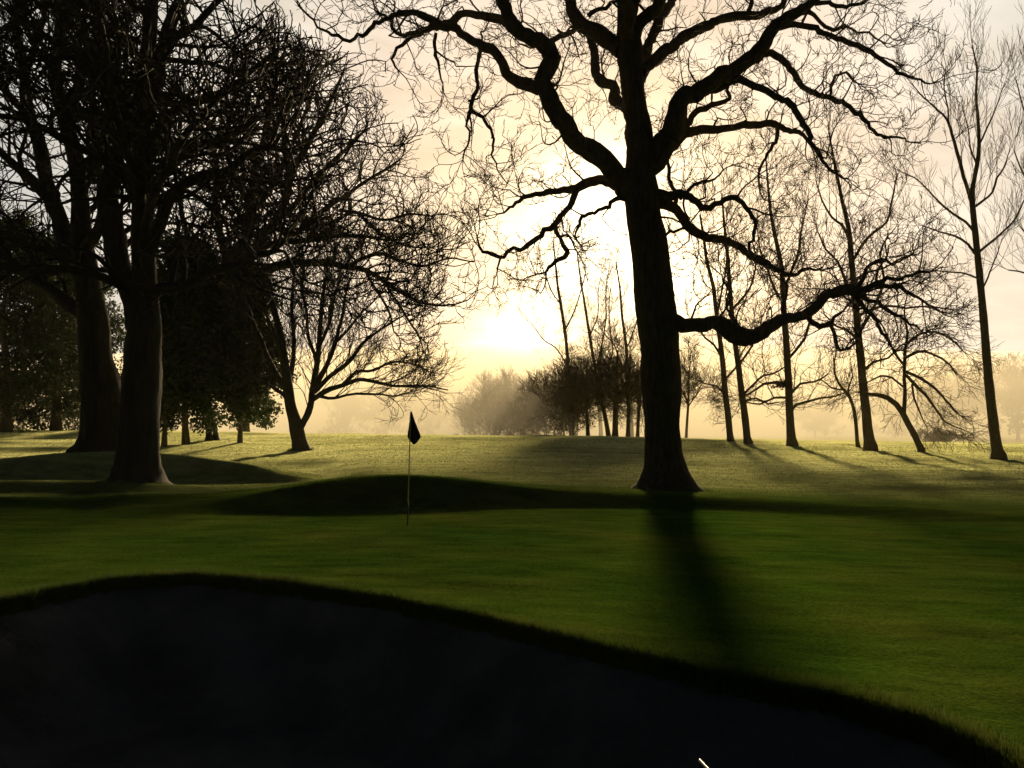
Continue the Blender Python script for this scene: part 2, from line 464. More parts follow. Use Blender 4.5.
# ------------------------------------------------------------------ the oak in front of the sun
OAKP = [dict(sp=.52, t0=.12, a=(30, 80), L=(.8, 2.5), tp=.35, rr=.6, rl=.021, rmin=.010, seg=.16, gn=.15, kink=.8, trop=(0, 0, .015), bias=(0, 0, .25), tip=3),
        dict(sp=.33, t0=.15, a=(30, 70), L=(.4, 1.2), tp=.3, rr=.65, rl=.019, rmin=.0085, seg=.12, gn=.18, kink=.75, trop=(0, 0, .02), bias=(0, 0, .3), tip=2),
        dict(sp=.24, t0=.15, a=(30, 65), L=(.18, .5), tp=.3, rr=.68, rl=.016, rmin=.007, seg=.1, gn=.2, kink=.4, trop=(0, 0, .02), bias=(0, 0, .3), tip=2)]
oak_trunk = [(665.5, 491, 39), (665.5, 486, 32), (665, 477, 26), (664.5, 466, 21.5), (663, 455, 19), (662.5, 440, 17.8), (662, 425, 17.2), (662, 412, 18.2), (662, 398, 19.6), (661.5, 387, 20), (660.5, 365, 19.4),
             (660, 347, 19.4), (658, 325, 20.5), (656, 310, 20), (653, 283, 19.4), (650, 255, 18.6), (648, 240, 18.4), (644, 222, 17.2), (642, 205, 17.2), (641, 190, 17.5), (640, 175, 15),
             (640, 160, 13.6), (640, 133, 13), (636, 110, 11.2), (633, 90, 11.5), (631, 67, 12.2), (629, 45, 13), (626, 28, 9), (624, 8, 7), (622, -25, 6), (617, -70, 5), (624, -120, 3.5), (618, -165, 2)]
oak_limbs = [
 ([(632, 195, 13), (620, 184, 11.5), (600, 165, 10.5), (585, 145, 10), (566, 120, 10), (547, 97, 10), (542, 82, 9), (547, 66, 9), (545, 54, 8.3), (535, 42, 8), (515, 25, 7.5), (503, 8, 6.5), (496, -12, 5.5), (480, -45, 4.5), (468, -90, 3), (450, -125, 2)], -.25),
 ([(540, 90, 6), (530, 86, 6), (520, 82, 5.5), (509, 74, 5.2), (504, 60, 4.8), (494, 51, 4.5), (482, 49, 4.4), (470, 41, 4.2), (458, 31, 4.2), (447, 28, 4.4), (436, 24, 4), (421, 15, 3), (408, 13, 2.5), (393, 16, 2.3), (378, 22, 2), (367, 34, 2), (355, 37, 1.8), (343, 38, 1.8), (330, 32, 1.5), (317, 27, 1.3), (309, 15, 1.1), (298, 5, .9)], -.35, -.7),
 ([(437, 25, 3.2), (420, 32, 2.6), (410, 35, 2.5), (401, 35, 2.2), (393, 29, 1.8), (388, 18, 1.4), (375, 10, 1)], .3, -2),
 ([(512, 24, 5), (503, 20, 4.5), (493, 17, 4.3), (477, 13, 4), (462, 15, 3.8), (450, 23, 3.8), (437, 28, 3.3), (420, 34, 2.8), (410, 37, 2.4), (402, 45, 2), (397, 49, 1.8), (392, 58, 1.5), (398, 70, 1)], .1, -.7),
 ([(436, 33, 1.8), (435, 42, 2), (437, 52, 1.8), (438, 68, 1.5), (443, 84, .9)], .1, -1.6),
 ([(481, 50, 2.2), (477, 70, 2.1), (476, 90, 2), (473, 105, 2.3), (470, 112, 2.3), (467, 122, 1.5), (468, 138, 1.2), (463, 160, .7)], -.1, -1.2),
 ([(471, 110, 2), (482, 117, 1.8), (490, 130, 1.5), (494, 145, 1.4), (492, 154, 1.2), (499, 173, .7)], .2, -1.2),
 ([(623, 50, 10), (612, 42, 9), (600, 34, 8.2), (582, 22, 7), (572, 8, 6), (567, -8, 5), (558, -40, 4), (553, -80, 3), (540, -110, 1.6)], .3),
 ([(579, 27, 2.6), (563, 34, 2.8), (545, 42, 2.3), (532, 47, 1.5), (520, 44, .9)], .2, .4),
 ([(588, 16, 2.6), (598, 9, 2.4), (608, 7, 2.2), (618, 2, 1.6), (622, -12, 1)], -.2, .3),
 ([(634, 48, 9), (643, 30, 7), (649, 18, 6.5), (655, 3, 6.5), (664, -18, 5.5), (682, -52, 4.4), (692, -90, 3), (700, -125, 1.8)], -.3),
 ([(640, 72, 6), (651, 65, 5.8), (662, 56, 5.5), (677, 44, 5.4), (695, 32, 5), (715, 22, 4.8), (735, 17, 4.5), (755, 17, 4), (768, 12, 3.5), (782, 3, 2.8), (795, -18, 2), (815, -35, 1.3)], .35),
 ([(748, 17, 2.6), (750, 6, 2.3), (753, -10, 1.9), (764, -30, 1.3)], .1, 1.6),
 ([(648, 165, 12), (655, 150, 11), (664, 135, 11), (669, 120, 11), (676, 104, 10), (690, 91, 9.2), (706, 83, 8.6), (722, 77, 8.2), (738, 69, 8), (750, 58, 8), (760, 45, 7), (768, 33, 6), (785, 22, 5.5), (800, 12, 5), (814, 0, 4.3), (830, -20, 3.6), (845, -50, 2.4), (868, -75, 1.4)], -.2),
 ([(706, 88, 4.6), (718, 85, 4.2), (730, 80, 3.8), (745, 79, 3.6), (764, 87, 3.6), (784, 101, 3.4), (799, 116, 3.2), (807, 131, 3), (816, 149, 2.5), (826, 165, 1.6), (842, 178, .9)], -.35, -.4),
 ([(756, 60, 4.2), (768, 52, 4), (781, 58, 3.7), (794, 72, 3.4), (807, 90, 3), (827, 97, 2.8), (844, 107, 2.6), (858, 117, 2.5), (867, 124, 2), (878, 134, 1.7), (900, 138, 1), (918, 143, .7)], .25, -.7),
 ([(830, 97, 1.3), (832, 86, 1.3), (835, 77, 1.3), (846, 75, 1.2), (857, 83, .9)], .1, .1),
 ([(776, 27, 4), (791, 25, 3.4), (807, 26, 3), (824, 32, 2.8), (851, 43, 2.6), (871, 52, 2.4), (884, 61, 2), (898, 73, 1.8), (915, 77, 1.3), (930, 84, .9)], -.1, -.8),
 ([(800, 10, 2.8), (811, 13, 2.3), (822, 22, 2), (834, 30, 1.8), (849, 26, 1.4), (868, 32, 1), (884, 44, .8)], .3, -1),
 ([(812, 2, 2.6), (828, 3, 2.2), (846, 8, 1.9), (862, 3, 1.6), (878, -6, 1.2), (900, -4, .9), (915, -10, .6)], -.3, -1),
 ([(650, 168, 8), (660, 153, 7.2), (668, 146, 6.6), (678, 140, 6), (697, 133, 5), (723, 128, 4), (750, 125, 3.6), (771, 124, 3.2), (784, 130, 2.9), (796, 131, 2.4), (808, 138, 1.8), (820, 152, 1)], .4),
 ([(777, 128, 2.1), (777, 135, 2), (771, 150, 1.8), (762, 167, 1.5), (758, 182, 1.1), (764, 200, .7)], .2, 2.4),
 ([(680, 138, 3.6), (686, 126, 3.4), (692, 115, 3.2), (700, 108, 3.2), (711, 103, 3), (722, 102, 2.6), (728, 99, 2.2), (728, 86, 1.8)], -.2, .4),
 ([(651, 192, 6), (658, 196, 5), (666, 200, 4.2), (677, 197, 4), (693, 200, 3.5), (707, 205, 3.2), (723, 202, 3), (733, 199, 2.7), (741, 201, 2.4), (750, 212, 2.2), (755, 225, 2), (752, 243, 1.5), (755, 262, .8)], -.35),
 ([(651, 204, 6), (661, 207, 5.5), (677, 214, 5), (691, 227, 4.6), (707, 238, 4.2), (722, 241, 3.9), (736, 246, 3.7), (751, 257, 3.4), (767, 264, 3.2), (780, 270, 2.8), (794, 275, 2.3), (806, 268, 1.7), (818, 270, 1)], .3),
 ([(675, 213, 2.4), (674, 195, 2.1), (670, 178, 1.9), (668, 160, 1.5)], -.2, .5),
 ([(680, 199, 2.3), (693, 187, 1.9), (704, 180, 1.6), (714, 178, 1.4), (723, 170, .9)], .3, -.4),
 ([(654, 324, 12), (668, 322, 9), (678, 321, 7.4), (697, 319, 6.6), (712, 320, 7), (722, 324, 8), (733, 331, 9), (744, 337, 9.2), (753, 336, 7.8), (762, 332, 6.6), (777, 323, 6), (797, 315, 5.6), (812, 309, 5.2), (822, 302, 5), (830, 296, 5), (844, 293, 5.4), (857, 293, 5.6)], -.2),
 ([(857, 293, 4), (872, 285, 2.8), (886, 279, 2.2), (901, 280, 1.8), (917, 272, 1.5), (930, 272, 1)], -.3, -1),
 ([(857, 292, 3.8), (873, 287, 2.6), (890, 287, 2.2), (905, 291, 1.9), (922, 300, 1.5), (938, 310, .9)], .2, -1),
 ([(858, 294, 3.4), (869, 302, 2.4), (879, 303, 2), (892, 314, 1.8), (905, 318, 1.4), (920, 330, .9)], -.5, -1),
 ([(857, 297, 3), (866, 309, 2.2), (877, 321, 1.9), (884, 336, 1.5), (896, 352, .9)], .4, -1),
 ([(855, 290, 3.2), (862, 280, 2.4), (868, 268, 2), (880, 262, 1.6), (896, 264, 1.3), (910, 256, .8)], .4, -1),
 ([(800, 315, 3.4), (812, 322, 3), (824, 327, 2.8), (831, 325, 2.5), (834, 317, 1.9), (842, 312, 1.4)], .1, -.6),
 ([(831, 326, 1.9), (835, 336, 1.8), (836, 344, 1.8), (842, 349, 1.6), (851, 347, 1.3), (858, 341, 1)], .1, -.6),
 ([(742, 330, 2.2), (734, 318, 1.9), (727, 306, 1.5), (729, 292, 1.1), (722, 276, .8)], .3, -.4),
 ([(786, 318, 2.2), (783, 305, 1.8), (788, 293, 1.5), (782, 278, .9)], -.3, -.6),
 ([(634, 192, 7), (622, 188, 6), (609, 184, 5.2), (593, 182, 5), (580, 187, 4.2), (563, 190, 3.4), (543, 193, 2.8), (523, 198, 2.1), (510, 207, 1.5), (498, 214, .8)], .35),
 ([(585, 185, 3.8), (577, 189, 3.5), (573, 196, 3.4), (569, 208, 3.3), (560, 218, 3), (555, 227, 3), (541, 234, 2.8), (530, 245, 2.6), (520, 249, 2.3), (510, 252, 2), (500, 258, 1.9), (489, 253, 1.6), (480, 250, 1.3), (477, 238, .9)], .2, -.3),
 ([(501, 257, 1.4), (499, 264, 1.2), (497, 274, .8)], .1, .2),
 ([(555, 227, 2.4), (560, 239, 2.3), (566, 249, 2.4), (565, 256, 2.3), (554, 262, 2), (546, 272, 1.3)], -.3, .1),
 ([(630, 198, 3.4), (616, 199, 2.4), (606, 208, 2.1), (595, 212, 1.9), (584, 214, 1.8), (578, 224, 1.5), (575, 236, .9)], -.3),
 ([(653, 205, 3), (658, 226, 2), (672, 232, 1.7), (684, 229, 1.5), (697, 236, 1)], -.5, -.3),
 # limbs that reach towards the viewer and away from the viewer
 ([(638, 150, 8), (630, 120, 6.5), (615, 92, 5.5), (598, 70, 4.5), (590, 40, 3.4), (570, 10, 2.2), (560, -20, 1.2)], 1.6),
 ([(638, 100, 7), (646, 60, 5.5), (665, 15, 4.5), (690, -30, 3.5), (720, -70, 2.2), (740, -100, 1.2)], 1.5),
 ([(632, 40, 7), (622, -20, 5.5), (600, -60, 4.5), (575, -100, 3), (560, -140, 1.6)], -1.3),
 ([(630, 20, 6), (650, -40, 5), (670, -90, 3.6), (680, -140, 2)], -1.6),
]
oak, oak_org = tree('oak_tree', 'large bare oak with thick black trunk and twisted low limbs, standing alone behind the green', 'oak tree', 668, 27.0, oak_trunk, oak_limbs, OAKP, M_OAK,
     sides=40, flare=.32, flare_h=.35, lumps=.03, jit=.15, trunk_t0=.62, step=.14, limb_t0=.14, knots=[(3.2, 3.1, .1, .35), (5.4, .1, .12, .4), (4.6, 3.0, .1, .3), (2.6, .2, .07, .4)])

# shaggy ivy and moss on the sagging elbow of the low limb
_c = [W(743 + random.gauss(0, 8), 334 + random.gauss(0, 5), 26.6) for _ in range(16)] + [W(718 + i * 7, 318 + abs(i - 3) * 2, 26.6) for i in range(7)]
leaf_obj('ivy', _c, [uni(.1, .2) for _ in _c], 1500, .035, M_IVY, oak, oak_org)
_low = max((o for o in oak.children if o.name.startswith('limb')), key=lambda o: len(o.data.vertices) * (o.data.vertices[0].co.z < 4))
for o in list(oak.children):
    if o.name.startswith('ivy'): o.parent = _low

# ------------------------------------------------------------------ the two great trees on the left
BP = [dict(sp=.50, t0=.05, a=(35, 80), L=(2.4, 6.2), tp=.4, rr=.62, rl=.0225, rmin=.021, seg=.32, gn=.10, kink=.42, trop=(0, 0, .012), bias=(0, 0, .1), tip=3),
      dict(sp=.62, t0=.12, a=(28, 66), L=(.9, 2.6), tp=.35, rr=.7, rl=.022, rmin=.0175, seg=.24, gn=.13, kink=.45, trop=(0, 0, .02), bias=(0, 0, .2), tip=2),
      dict(sp=.56, t0=.2, a=(25, 62), L=(.4, 1.1), tp=.3, rr=.7, rl=.022, rmin=.0135, seg=.2, gn=.16, kink=.4, trop=(0, 0, .025), bias=(0, 0, .25), tip=2)]
_EDGE = [(-200, 20), (-100, 180), (0, 262), (20, 290), (50, 342), (85, 386), (120, 404), (160, 428), (200, 452), (240, 478), (280, 492), (310, 484), (335, 456), (350, 448), (370, 452), (400, 462), (420, 440)]
def left_keep(p):
    """the outline of the left crowns stays clear of the open sky round the oak; measured across the row of trees"""
    px = 512 + F * p[0] / p[1]; py = HZ - F * (p[2] - ZC) / p[1]
    return px < np.interp(py, [e[0] for e in _EDGE], [e[1] for e in _EDGE]) + gauss(0, 14) + 9 * math.sin(py * .11) and p[2] > 1.9
BP = [dict(q, keep=left_keep) if i < 3 else q for i, q in enumerate(BP)]
front_trunk = [(138, 487, 30), (138, 481, 26), (138, 472, 24), (138, 464, 21.5), (138.5, 452, 20), (139, 435, 19.6), (140, 410, 19), (142, 380, 18.6), (143, 350, 17.5), (145, 325, 15.5), (145, 300, 12.5), (144, 270, 11.5),
               (143, 230, 10.8), (143, 190, 10.2), (142, 150, 9.6), (143, 110, 9), (146, 70, 8), (150, 30, 7), (152, -20, 6), (150, -80, 5), (155, -140, 4), (150, -200, 2.4)]
front_limbs = [
 ([(142, 338, 14), (134, 320, 12.5), (124, 290, 12), (117, 260, 11.5), (114, 225, 11), (114, 190, 10.5), (117, 150, 10), (118, 110, 9.2), (112, 70, 8), (104, 40, 6.6), (96, 0, 5.6), (84, -60, 4.4), (80, -120, 2.6)], .15),
 ([(146, 262, 7), (160, 215, 6), (180, 190, 5.4), (203, 177, 5), (225, 172, 4.2), (250, 150, 3.4), (268, 146, 2.6), (290, 150, 1.8)], -.3),
 ([(146, 215, 6), (165, 175, 5), (190, 150, 4.2), (225, 138, 3.6), (255, 118, 2.8), (285, 100, 2), (310, 92, 1.3)], .25),
 ([(147, 160, 6), (165, 125, 5.2), (190, 105, 4.4), (220, 95, 3.6), (250, 72, 2.8), (278, 50, 2)], -.25),
 ([(146, 115, 6), (158, 82, 5.4), (165, 40, 5), (178, 5, 4.2), (200, -30, 3.4), (230, -55, 2.2)], .3),
 ([(148, 75, 5), (165, 45, 4.4), (195, 25, 3.8), (215, 5, 3), (238, -12, 2)], -.35),
 ([(141, 200, 6), (120, 170, 5.2), (95, 150, 4.6), (60, 135, 4), (25, 120, 3), (-20, 110, 2)], -.5),
 ([(142, 145, 6), (125, 110, 5), (95, 80, 4.2), (65, 50, 3.4), (30, 25, 2.4)], -.4),
 ([(141, 250, 6), (150, 205, 4.6), (170, 160, 4), (190, 130, 3.3), (215, 100, 2.4)], -1.1),
 ([(143, 215, 6), (135, 170, 5), (120, 120, 4.2), (110, 70, 3.4), (100, 20, 2.3)], -1.1),
 ([(146, 300, 6.5), (165, 285, 5.6), (190, 280, 5), (215, 268, 4.2), (245, 262, 3.4), (275, 250, 2.4)], -.6),
 ([(141, 300, 6), (118, 285, 5), (85, 272, 4.2), (50, 268, 3.4), (15, 270, 2.2)], -.6),
]
tree('bare_tree', 'massive bare tree whose dark trunk forks into twin stems, before the left mound', 'large tree', 138, 28.6, front_trunk, front_limbs, BP, M_BEECH,
     group='great bare trees on the left', sides=34, flare=.6, flare_h=.45, lumps=.04, trunk_t0=.4, step=.25)
rear_trunk = [(105, 452, 31), (106, 446, 27), (106, 436, 24), (105, 420, 22), (103, 395, 20.5), (96, 360, 16), (94, 330, 15), (90, 300, 13.5), (86, 270, 12), (82, 240, 10.5), (80, 200, 8.5), (77, 165, 8), (68, 130, 7.4), (60, 100, 7), (55, 70, 6.2), (60, 30, 5.4), (66, -20, 4.4), (62, -80, 3), (60, -130, 2)]
rear_limbs = [
 ([(88, 295, 10), (74, 265, 9), (62, 235, 8.4), (54, 205, 8), (44, 165, 7.2), (34, 130, 6.6), (26, 100, 6), (23, 60, 5.2), (18, 20, 4.4), (10, -30, 3.4), (0, -80, 2.2)], .2),
 ([(92, 320, 8), (66, 300, 6.6), (40, 285, 5.6), (12, 262, 4.6), (-20, 240, 3.6), (-60, 225, 2.4)], .3),
 ([(52, 200, 5.6), (32, 178, 5), (12, 160, 4.2), (-12, 140, 3.2), (-40, 125, 2)], -.4),
 ([(36, 138, 4.6), (18, 105, 4), (0, 82, 3.2), (-20, 62, 2.2)], .4),
 ([(84, 255, 6), (98, 225, 5.2), (102, 190, 4.6), (98, 150, 4), (104, 110, 3.2), (98, 70, 2.4)], -.7),
 ([(80, 205, 5), (92, 170, 4.4), (98, 130, 3.8), (92, 90, 3), (98, 40, 2)], .6),
 ([(64, 120, 4.6), (76, 90, 4), (88, 60, 3.4), (84, 20, 2.6), (92, -20, 1.8)], .5),
 ([(24, 75, 4), (36, 45, 3.4), (44, 10, 2.6), (40, -30, 1.8)], .4),
]
tree('bare_tree', 'broad bare tree on top of the mound, half hidden behind the twin stemmed trunk', 'large tree', 105, 36.0, rear_trunk, rear_limbs, BP, M_BEECH,
     group='great bare trees on the left', sides=30, flare=.7, flare_h=.5, lumps=.04, trunk_t0=.35, step=.3)

# round headed tree whose arching crown fills the sky left of the sun
EP = [dict(q) for q in BP]
for q, s in zip(EP, (1.0, 1.0, 1.0)): q['rmin'] *= 1.15
EP[0].update(sp=.46, L=(2.2, 5.6))
e_trunk = [(213, 441, 9), (212.5, 436, 7.4), (211.5, 428, 6.6), (209, 418, 6.6), (206, 405, 7), (206, 385, 7.6), (210, 355, 8), (216, 325, 8), (222, 300, 7.6), (228, 275, 7), (236, 254, 6.4), (248, 236, 5.8), (253, 205, 5.4), (254, 175, 5), (262, 150, 4.6), (268, 120, 3.8), (272, 90, 2.8), (278, 66, 1.8)]
e_limbs = [
 ([(226, 282, 6.6), (244, 258, 6), (262, 238, 5.8), (278, 215, 5.4), (286, 195, 5.1), (292, 172, 4.8), (304, 150, 4.2), (318, 125, 3.4), (330, 100, 2.6), (342, 75, 1.6)], -.2),
 ([(276, 218, 4), (292, 206, 3.6), (305, 188, 3.2), (322, 170, 2.8), (345, 150, 2.2), (366, 128, 1.6)], .3),
 ([(290, 178, 3.4), (288, 158, 3), (284, 130, 2.6), (290, 104, 2.2), (304, 82, 1.5)], .3),
 ([(254, 236, 4.4), (272, 228, 4), (292, 232, 3.7), (310, 222, 3.5), (326, 207, 3.2), (345, 196, 2.8), (362, 184, 2.3), (384, 170, 1.6), (400, 160, 1)], .25),
 ([(310, 222, 2.8), (328, 224, 2.6), (345, 216, 2.4), (356, 212, 2.2), (372, 226, 2), (388, 238, 1.8), (408, 246, 1.4), (430, 248, .9)], -.2),
 ([(216, 322, 7), (230, 300, 6.6), (250, 278, 6.2), (272, 267, 5.6), (300, 262, 5), (325, 262, 4.5), (346, 268, 4), (366, 272, 3.6), (384, 281, 3.2), (402, 292, 2.7), (420, 302, 2.2), (444, 306, 1.5), (468, 300, .9)], -.15),
 ([(346, 267, 2.8), (362, 258, 2.5), (382, 254, 2.3), (402, 262, 2), (424, 266, 1.8), (448, 258, 1.4), (474, 262, .9)], .25),
 ([(384, 281, 2.4), (394, 298, 2.1), (406, 316, 1.8), (418, 336, 1.3), (424, 352, .8)], .1),
 ([(366, 272, 2.2), (376, 290, 1.9), (388, 310, 1.6), (394, 332, 1)], -.3),
 ([(340, 210, 2.2), (362, 214, 2), (384, 220, 1.8), (408, 214, 1.5), (432, 216, 1)], -.4),
 ([(232, 268, 5), (222, 240, 4.6), (215, 210, 4.2), (218, 180, 3.6), (214, 150, 3), (222, 120, 2.2)], .5),
 ([(250, 205, 4), (236, 180, 3.5), (226, 150, 3), (230, 115, 2.4), (240, 85, 1.6)], -.4),
 ([(264, 145, 3.4), (280, 120, 2.9), (300, 100, 2.4), (312, 78, 1.7), (318, 60, 1)], -.5),
 ([(240, 250, 5), (255, 215, 4.4), (270, 190, 4), (285, 160, 3.4), (300, 128, 2.6), (310, 100, 1.7)], 1.0),
 ([(236, 255, 5), (262, 245, 4.5), (292, 240, 4), (325, 238, 3.2), (355, 236, 2.4), (384, 240, 1.6)], -.9),
 ([(225, 290, 5), (205, 270, 4.4), (190, 245, 3.8), (182, 215, 3), (180, 185, 2.1)], -.3),
]
tree('bare_tree', 'wide round topped bare tree with dense crown arching right of the great trunks', 'bare tree', 213, 55.0, e_trunk, e_limbs, EP, M_BEECH,
     group='bare trees round the fairway', slim=.78, tslim=.85, sides=16, flare=.5, flare_h=.4, trunk_t0=.4, step=.4)

# low fan shaped tree that stands by itself left of the flag
FP = [dict(sp=.32, t0=.12, a=(18, 48), L=(1.6, 3.6), tp=.4, rr=.6, rl=.0125, rmin=.011, seg=.3, gn=.07, kink=.22, trop=(0, 0, .02), bias=(0, 0, .6), tip=3),
      dict(sp=.40, t0=.15, a=(22, 50), L=(.7, 1.8), tp=.3, rr=.62, rl=.012, rmin=.01, seg=.26, gn=.1, kink=.2, trop=(0, 0, .02), bias=(0, 0, .6), tip=2),
      dict(sp=.34, t0=.2, a=(22, 50), L=(.4, .9), tp=.3, rr=.65, rl=.012, rmin=.009, seg=.2, gn=.12, trop=(0, 0, .02), bias=(0, 0, .6), tip=1)]
FP = [dict(q, keep=left_keep) for q in FP]
f_trunk = [(301, 450, 12), (300.5, 447, 10), (299, 440, 8.6), (297, 430, 8.2), (295, 421, 7.4), (291, 408, 6.6), (289, 395, 6.2), (287, 380, 5.6), (284, 360, 5), (280, 335, 4.4), (274, 310, 3.6), (266, 288, 2.6), (262, 268, 1.6)]
f_limbs = [
 ([(298, 432, 6), (304, 420, 5.6), (309, 410, 5.6), (312, 400, 5.6), (314, 385, 5.2), (318, 362, 4.6), (320, 335, 4), (321, 310, 3.3), (325, 285, 2.4), (328, 264, 1.4)], .1),
 ([(314, 388, 4.6), (326, 366, 4), (335, 342, 3.4), (341, 318, 2.8), (346, 294, 2), (352, 274, 1.2)], -.25),
 ([(314, 392, 4.2), (332, 375, 3.7), (350, 362, 3.2), (362, 345, 2.8), (378, 332, 2.2), (396, 320, 1.6), (412, 310, 1)], .2),
 ([(312, 400, 4.4), (326, 392, 4), (342, 386, 3.6), (358, 380, 3.2), (374, 382, 2.8), (392, 386, 2.4), (410, 386, 2), (428, 386, 1.5), (448, 390, .9)], -.15),
 ([(340, 387, 2.6), (356, 372, 2.4), (374, 370, 2.1), (392, 362, 1.8), (412, 364, 1.3), (430, 372, .8)], .3),
 ([(318, 396, 2.6), (334, 398, 2.3), (352, 394, 2), (372, 394, 1.7), (392, 396, 1.3), (410, 392, .8)], -.6),
 ([(289, 396, 4.4), (280, 378, 4), (270, 360, 3.6), (260, 340, 3), (252, 318, 2.4), (246, 298, 1.5)], .15),
 ([(288, 386, 4), (292, 360, 3.6), (294, 335, 3.2), (292, 308, 2.7), (294, 284, 2), (292, 262, 1.2)], .5),
 ([(286, 376, 3.6), (278, 345, 3), (270, 322, 2.5), (258, 300, 1.9), (254, 282, 1.1)], -.5),
 ([(318, 364, 3.4), (308, 338, 3), (306, 312, 2.5), (302, 288, 1.9), (304, 266, 1.1)], -.4),
 ([(320, 345, 3), (330, 322, 2.6), (334, 300, 2.1), (340, 278, 1.3)], .6),
 ([(290, 400, 3.6), (274, 388, 3.2), (258, 380, 2.8), (242, 372, 2.2), (228, 368, 1.4)], .3),
 ([(334, 344, 2.6), (348, 330, 2.3), (362, 312, 1.9), (374, 300, 1.4), (384, 284, .9)], -.3),
]
tree('bare_tree', 'low bare tree with a forked trunk and fan shaped crown, left of the flag', 'bare tree', 300.5, 49.0, f_trunk, f_limbs, FP, M_BEECH,
     group='bare trees round the fairway', slim=.62, tslim=.86, sides=16, flare=.5, flare_h=.4, trunk_t0=.35, step=.35)

# ------------------------------------------------------------------ the row of slim trees on the right
SP = [dict(sp=.56, t0=.1, a=(25, 62), L=(1.2, 3.4), tp=.4, rr=.55, rl=.0125, rmin=.0125, seg=.28, gn=.10, kink=.34, trop=(0, 0, .035), bias=(0, 0, .3), tip=2),
      dict(sp=.45, t0=.15, a=(22, 50), L=(.7, 1.8), tp=.35, rr=.62, rl=.013, rmin=.0115, seg=.24, gn=.12, kink=.34, trop=(0, 0, .03), bias=(0, 0, .3), tip=2),
      dict(sp=.42, t0=.2, a=(22, 45), L=(.4, 1.0), tp=.3, rr=.68, rl=.014, rmin=.0105, seg=.2, gn=.14, trop=(0, 0, .03), bias=(0, 0, .3), tip=1)]
GR = 'slim bare trees in the row on the right'
tree('bare_tree', 'slim leaning bare tree, first of the close pair right of the oak', 'bare tree', 731, 60.0,
     [(731, 443, 6), (730, 436, 5), (728, 415, 4.6), (725, 390, 4.3), (723, 365, 4), (720, 340, 3.6), (716, 310, 3.2), (713, 285, 2.8), (707, 262, 2.4), (704, 240, 2), (700, 215, 1.4)],
     [([(722, 358, 2.2), (714, 345, 2), (705, 338, 1.7), (697, 326, 1.2), (690, 318, .8)], .2), ([(717, 315, 2.2), (722, 290, 1.9), (727, 262, 1.6), (724, 238, 1.2)], -.3),
      ([(724, 380, 2), (735, 368, 1.8), (742, 352, 1.4), (752, 340, 1)], .4), ([(726, 395, 1.8), (716, 386, 1.6), (705, 384, 1.3), (694, 378, .8)], -.3)], SP, M_ASH, GR, sides=12, flare=.3, flare_h=.4, slim=.6, tslim=.68, trunk_t0=.3, step=.5)
tree('bare_tree', 'slim bare tree with upright stem, second of the close pair right of the oak', 'bare tree', 747, 58.0,
     [(748, 443, 7), (747, 437, 5.6), (745, 418, 5.1), (742, 395, 4.7), (739, 370, 4.3), (736, 350, 4), (733, 325, 3.6), (731, 300, 3.2), (729, 275, 2.8), (727, 250, 2.4), (724, 222, 1.8), (722, 196, 1.2)],
     [([(742, 396, 2.4), (754, 384, 2.2), (764, 376, 2), (774, 374, 1.7), (786, 366, 1.2)], .2), ([(738, 366, 2.2), (748, 352, 2), (757, 336, 1.7), (762, 318, 1.2), (770, 300, .9)], -.3),
      ([(732, 310, 2.2), (744, 296, 2), (752, 282, 1.8), (756, 262, 1.4), (752, 240, 1)], .3), ([(744, 402, 1.8), (756, 398, 1.7), (768, 404, 1.4), (780, 402, .9)], -.4)], SP, M_ASH, GR, sides=12, flare=.3, flare_h=.4, slim=.6, tslim=.68, trunk_t0=.3, step=.5)
HP = [dict(SP[0], L=(1.4, 3.8), sp=.45, gn=.08, a=(35, 65)), dict(SP[1]), dict(SP[2])]
t3, t3o = tree('bare_tree', 'bare tree with straight trunk and a ragged twig bundle half way up', 'bare tree', 791, 57.0,
     [(792, 444, 9), (791, 438, 7), (790.5, 428, 6), (789.5, 410, 5.6), (789, 395, 5.4), (788, 370, 5.1), (786, 340, 4.8), (784, 315, 4.4), (783, 290, 4), (781, 265, 3.5), (776, 240, 3), (771, 215, 2.4), (768, 185, 1.7), (766, 160, 1)],
     [([(789, 412, 3), (796, 405, 2.6), (806, 402, 2.3), (820, 398, 2), (836, 396, 1.5), (850, 390, 1)], .2), ([(787, 360, 3), (796, 350, 2.6), (805, 338, 2.2), (810, 320, 1.9), (815, 304, 1.5), (822, 282, 1)], -.2),
      ([(788, 385, 2.8), (776, 382, 2.4), (764, 384, 2.1), (752, 392, 1.7), (742, 398, 1.2)], .3), ([(783, 290, 2.6), (792, 270, 2.3), (799, 250, 2), (802, 226, 1.5), (808, 200, .9)], .3),
      ([(784, 305, 2.4), (774, 288, 2.1), (768, 270, 1.8), (760, 250, 1.4), (757, 226, .9)], -.3), ([(789, 396, 2.4), (800, 384, 2.1), (814, 382, 1.8), (828, 374, 1.3)], -.5), ([(788, 398, 2), (774, 398, 1.8), (760, 404, 1.5), (746, 402, 1)], -.4)],
     HP, M_ASH, GR, sides=14, flare=.3, flare_h=.4, slim=.6, tslim=.68, trunk_t0=.3, step=.5)
_c = [W(782 + gauss(0, 4), 384 + gauss(0, 2.2), 56.8) for _ in range(14)]
leaf_obj('twig_bundle', _c, [uni(.2, .42) for _ in _c], 260, .09, M_TWIG, t3, t3o, .6)
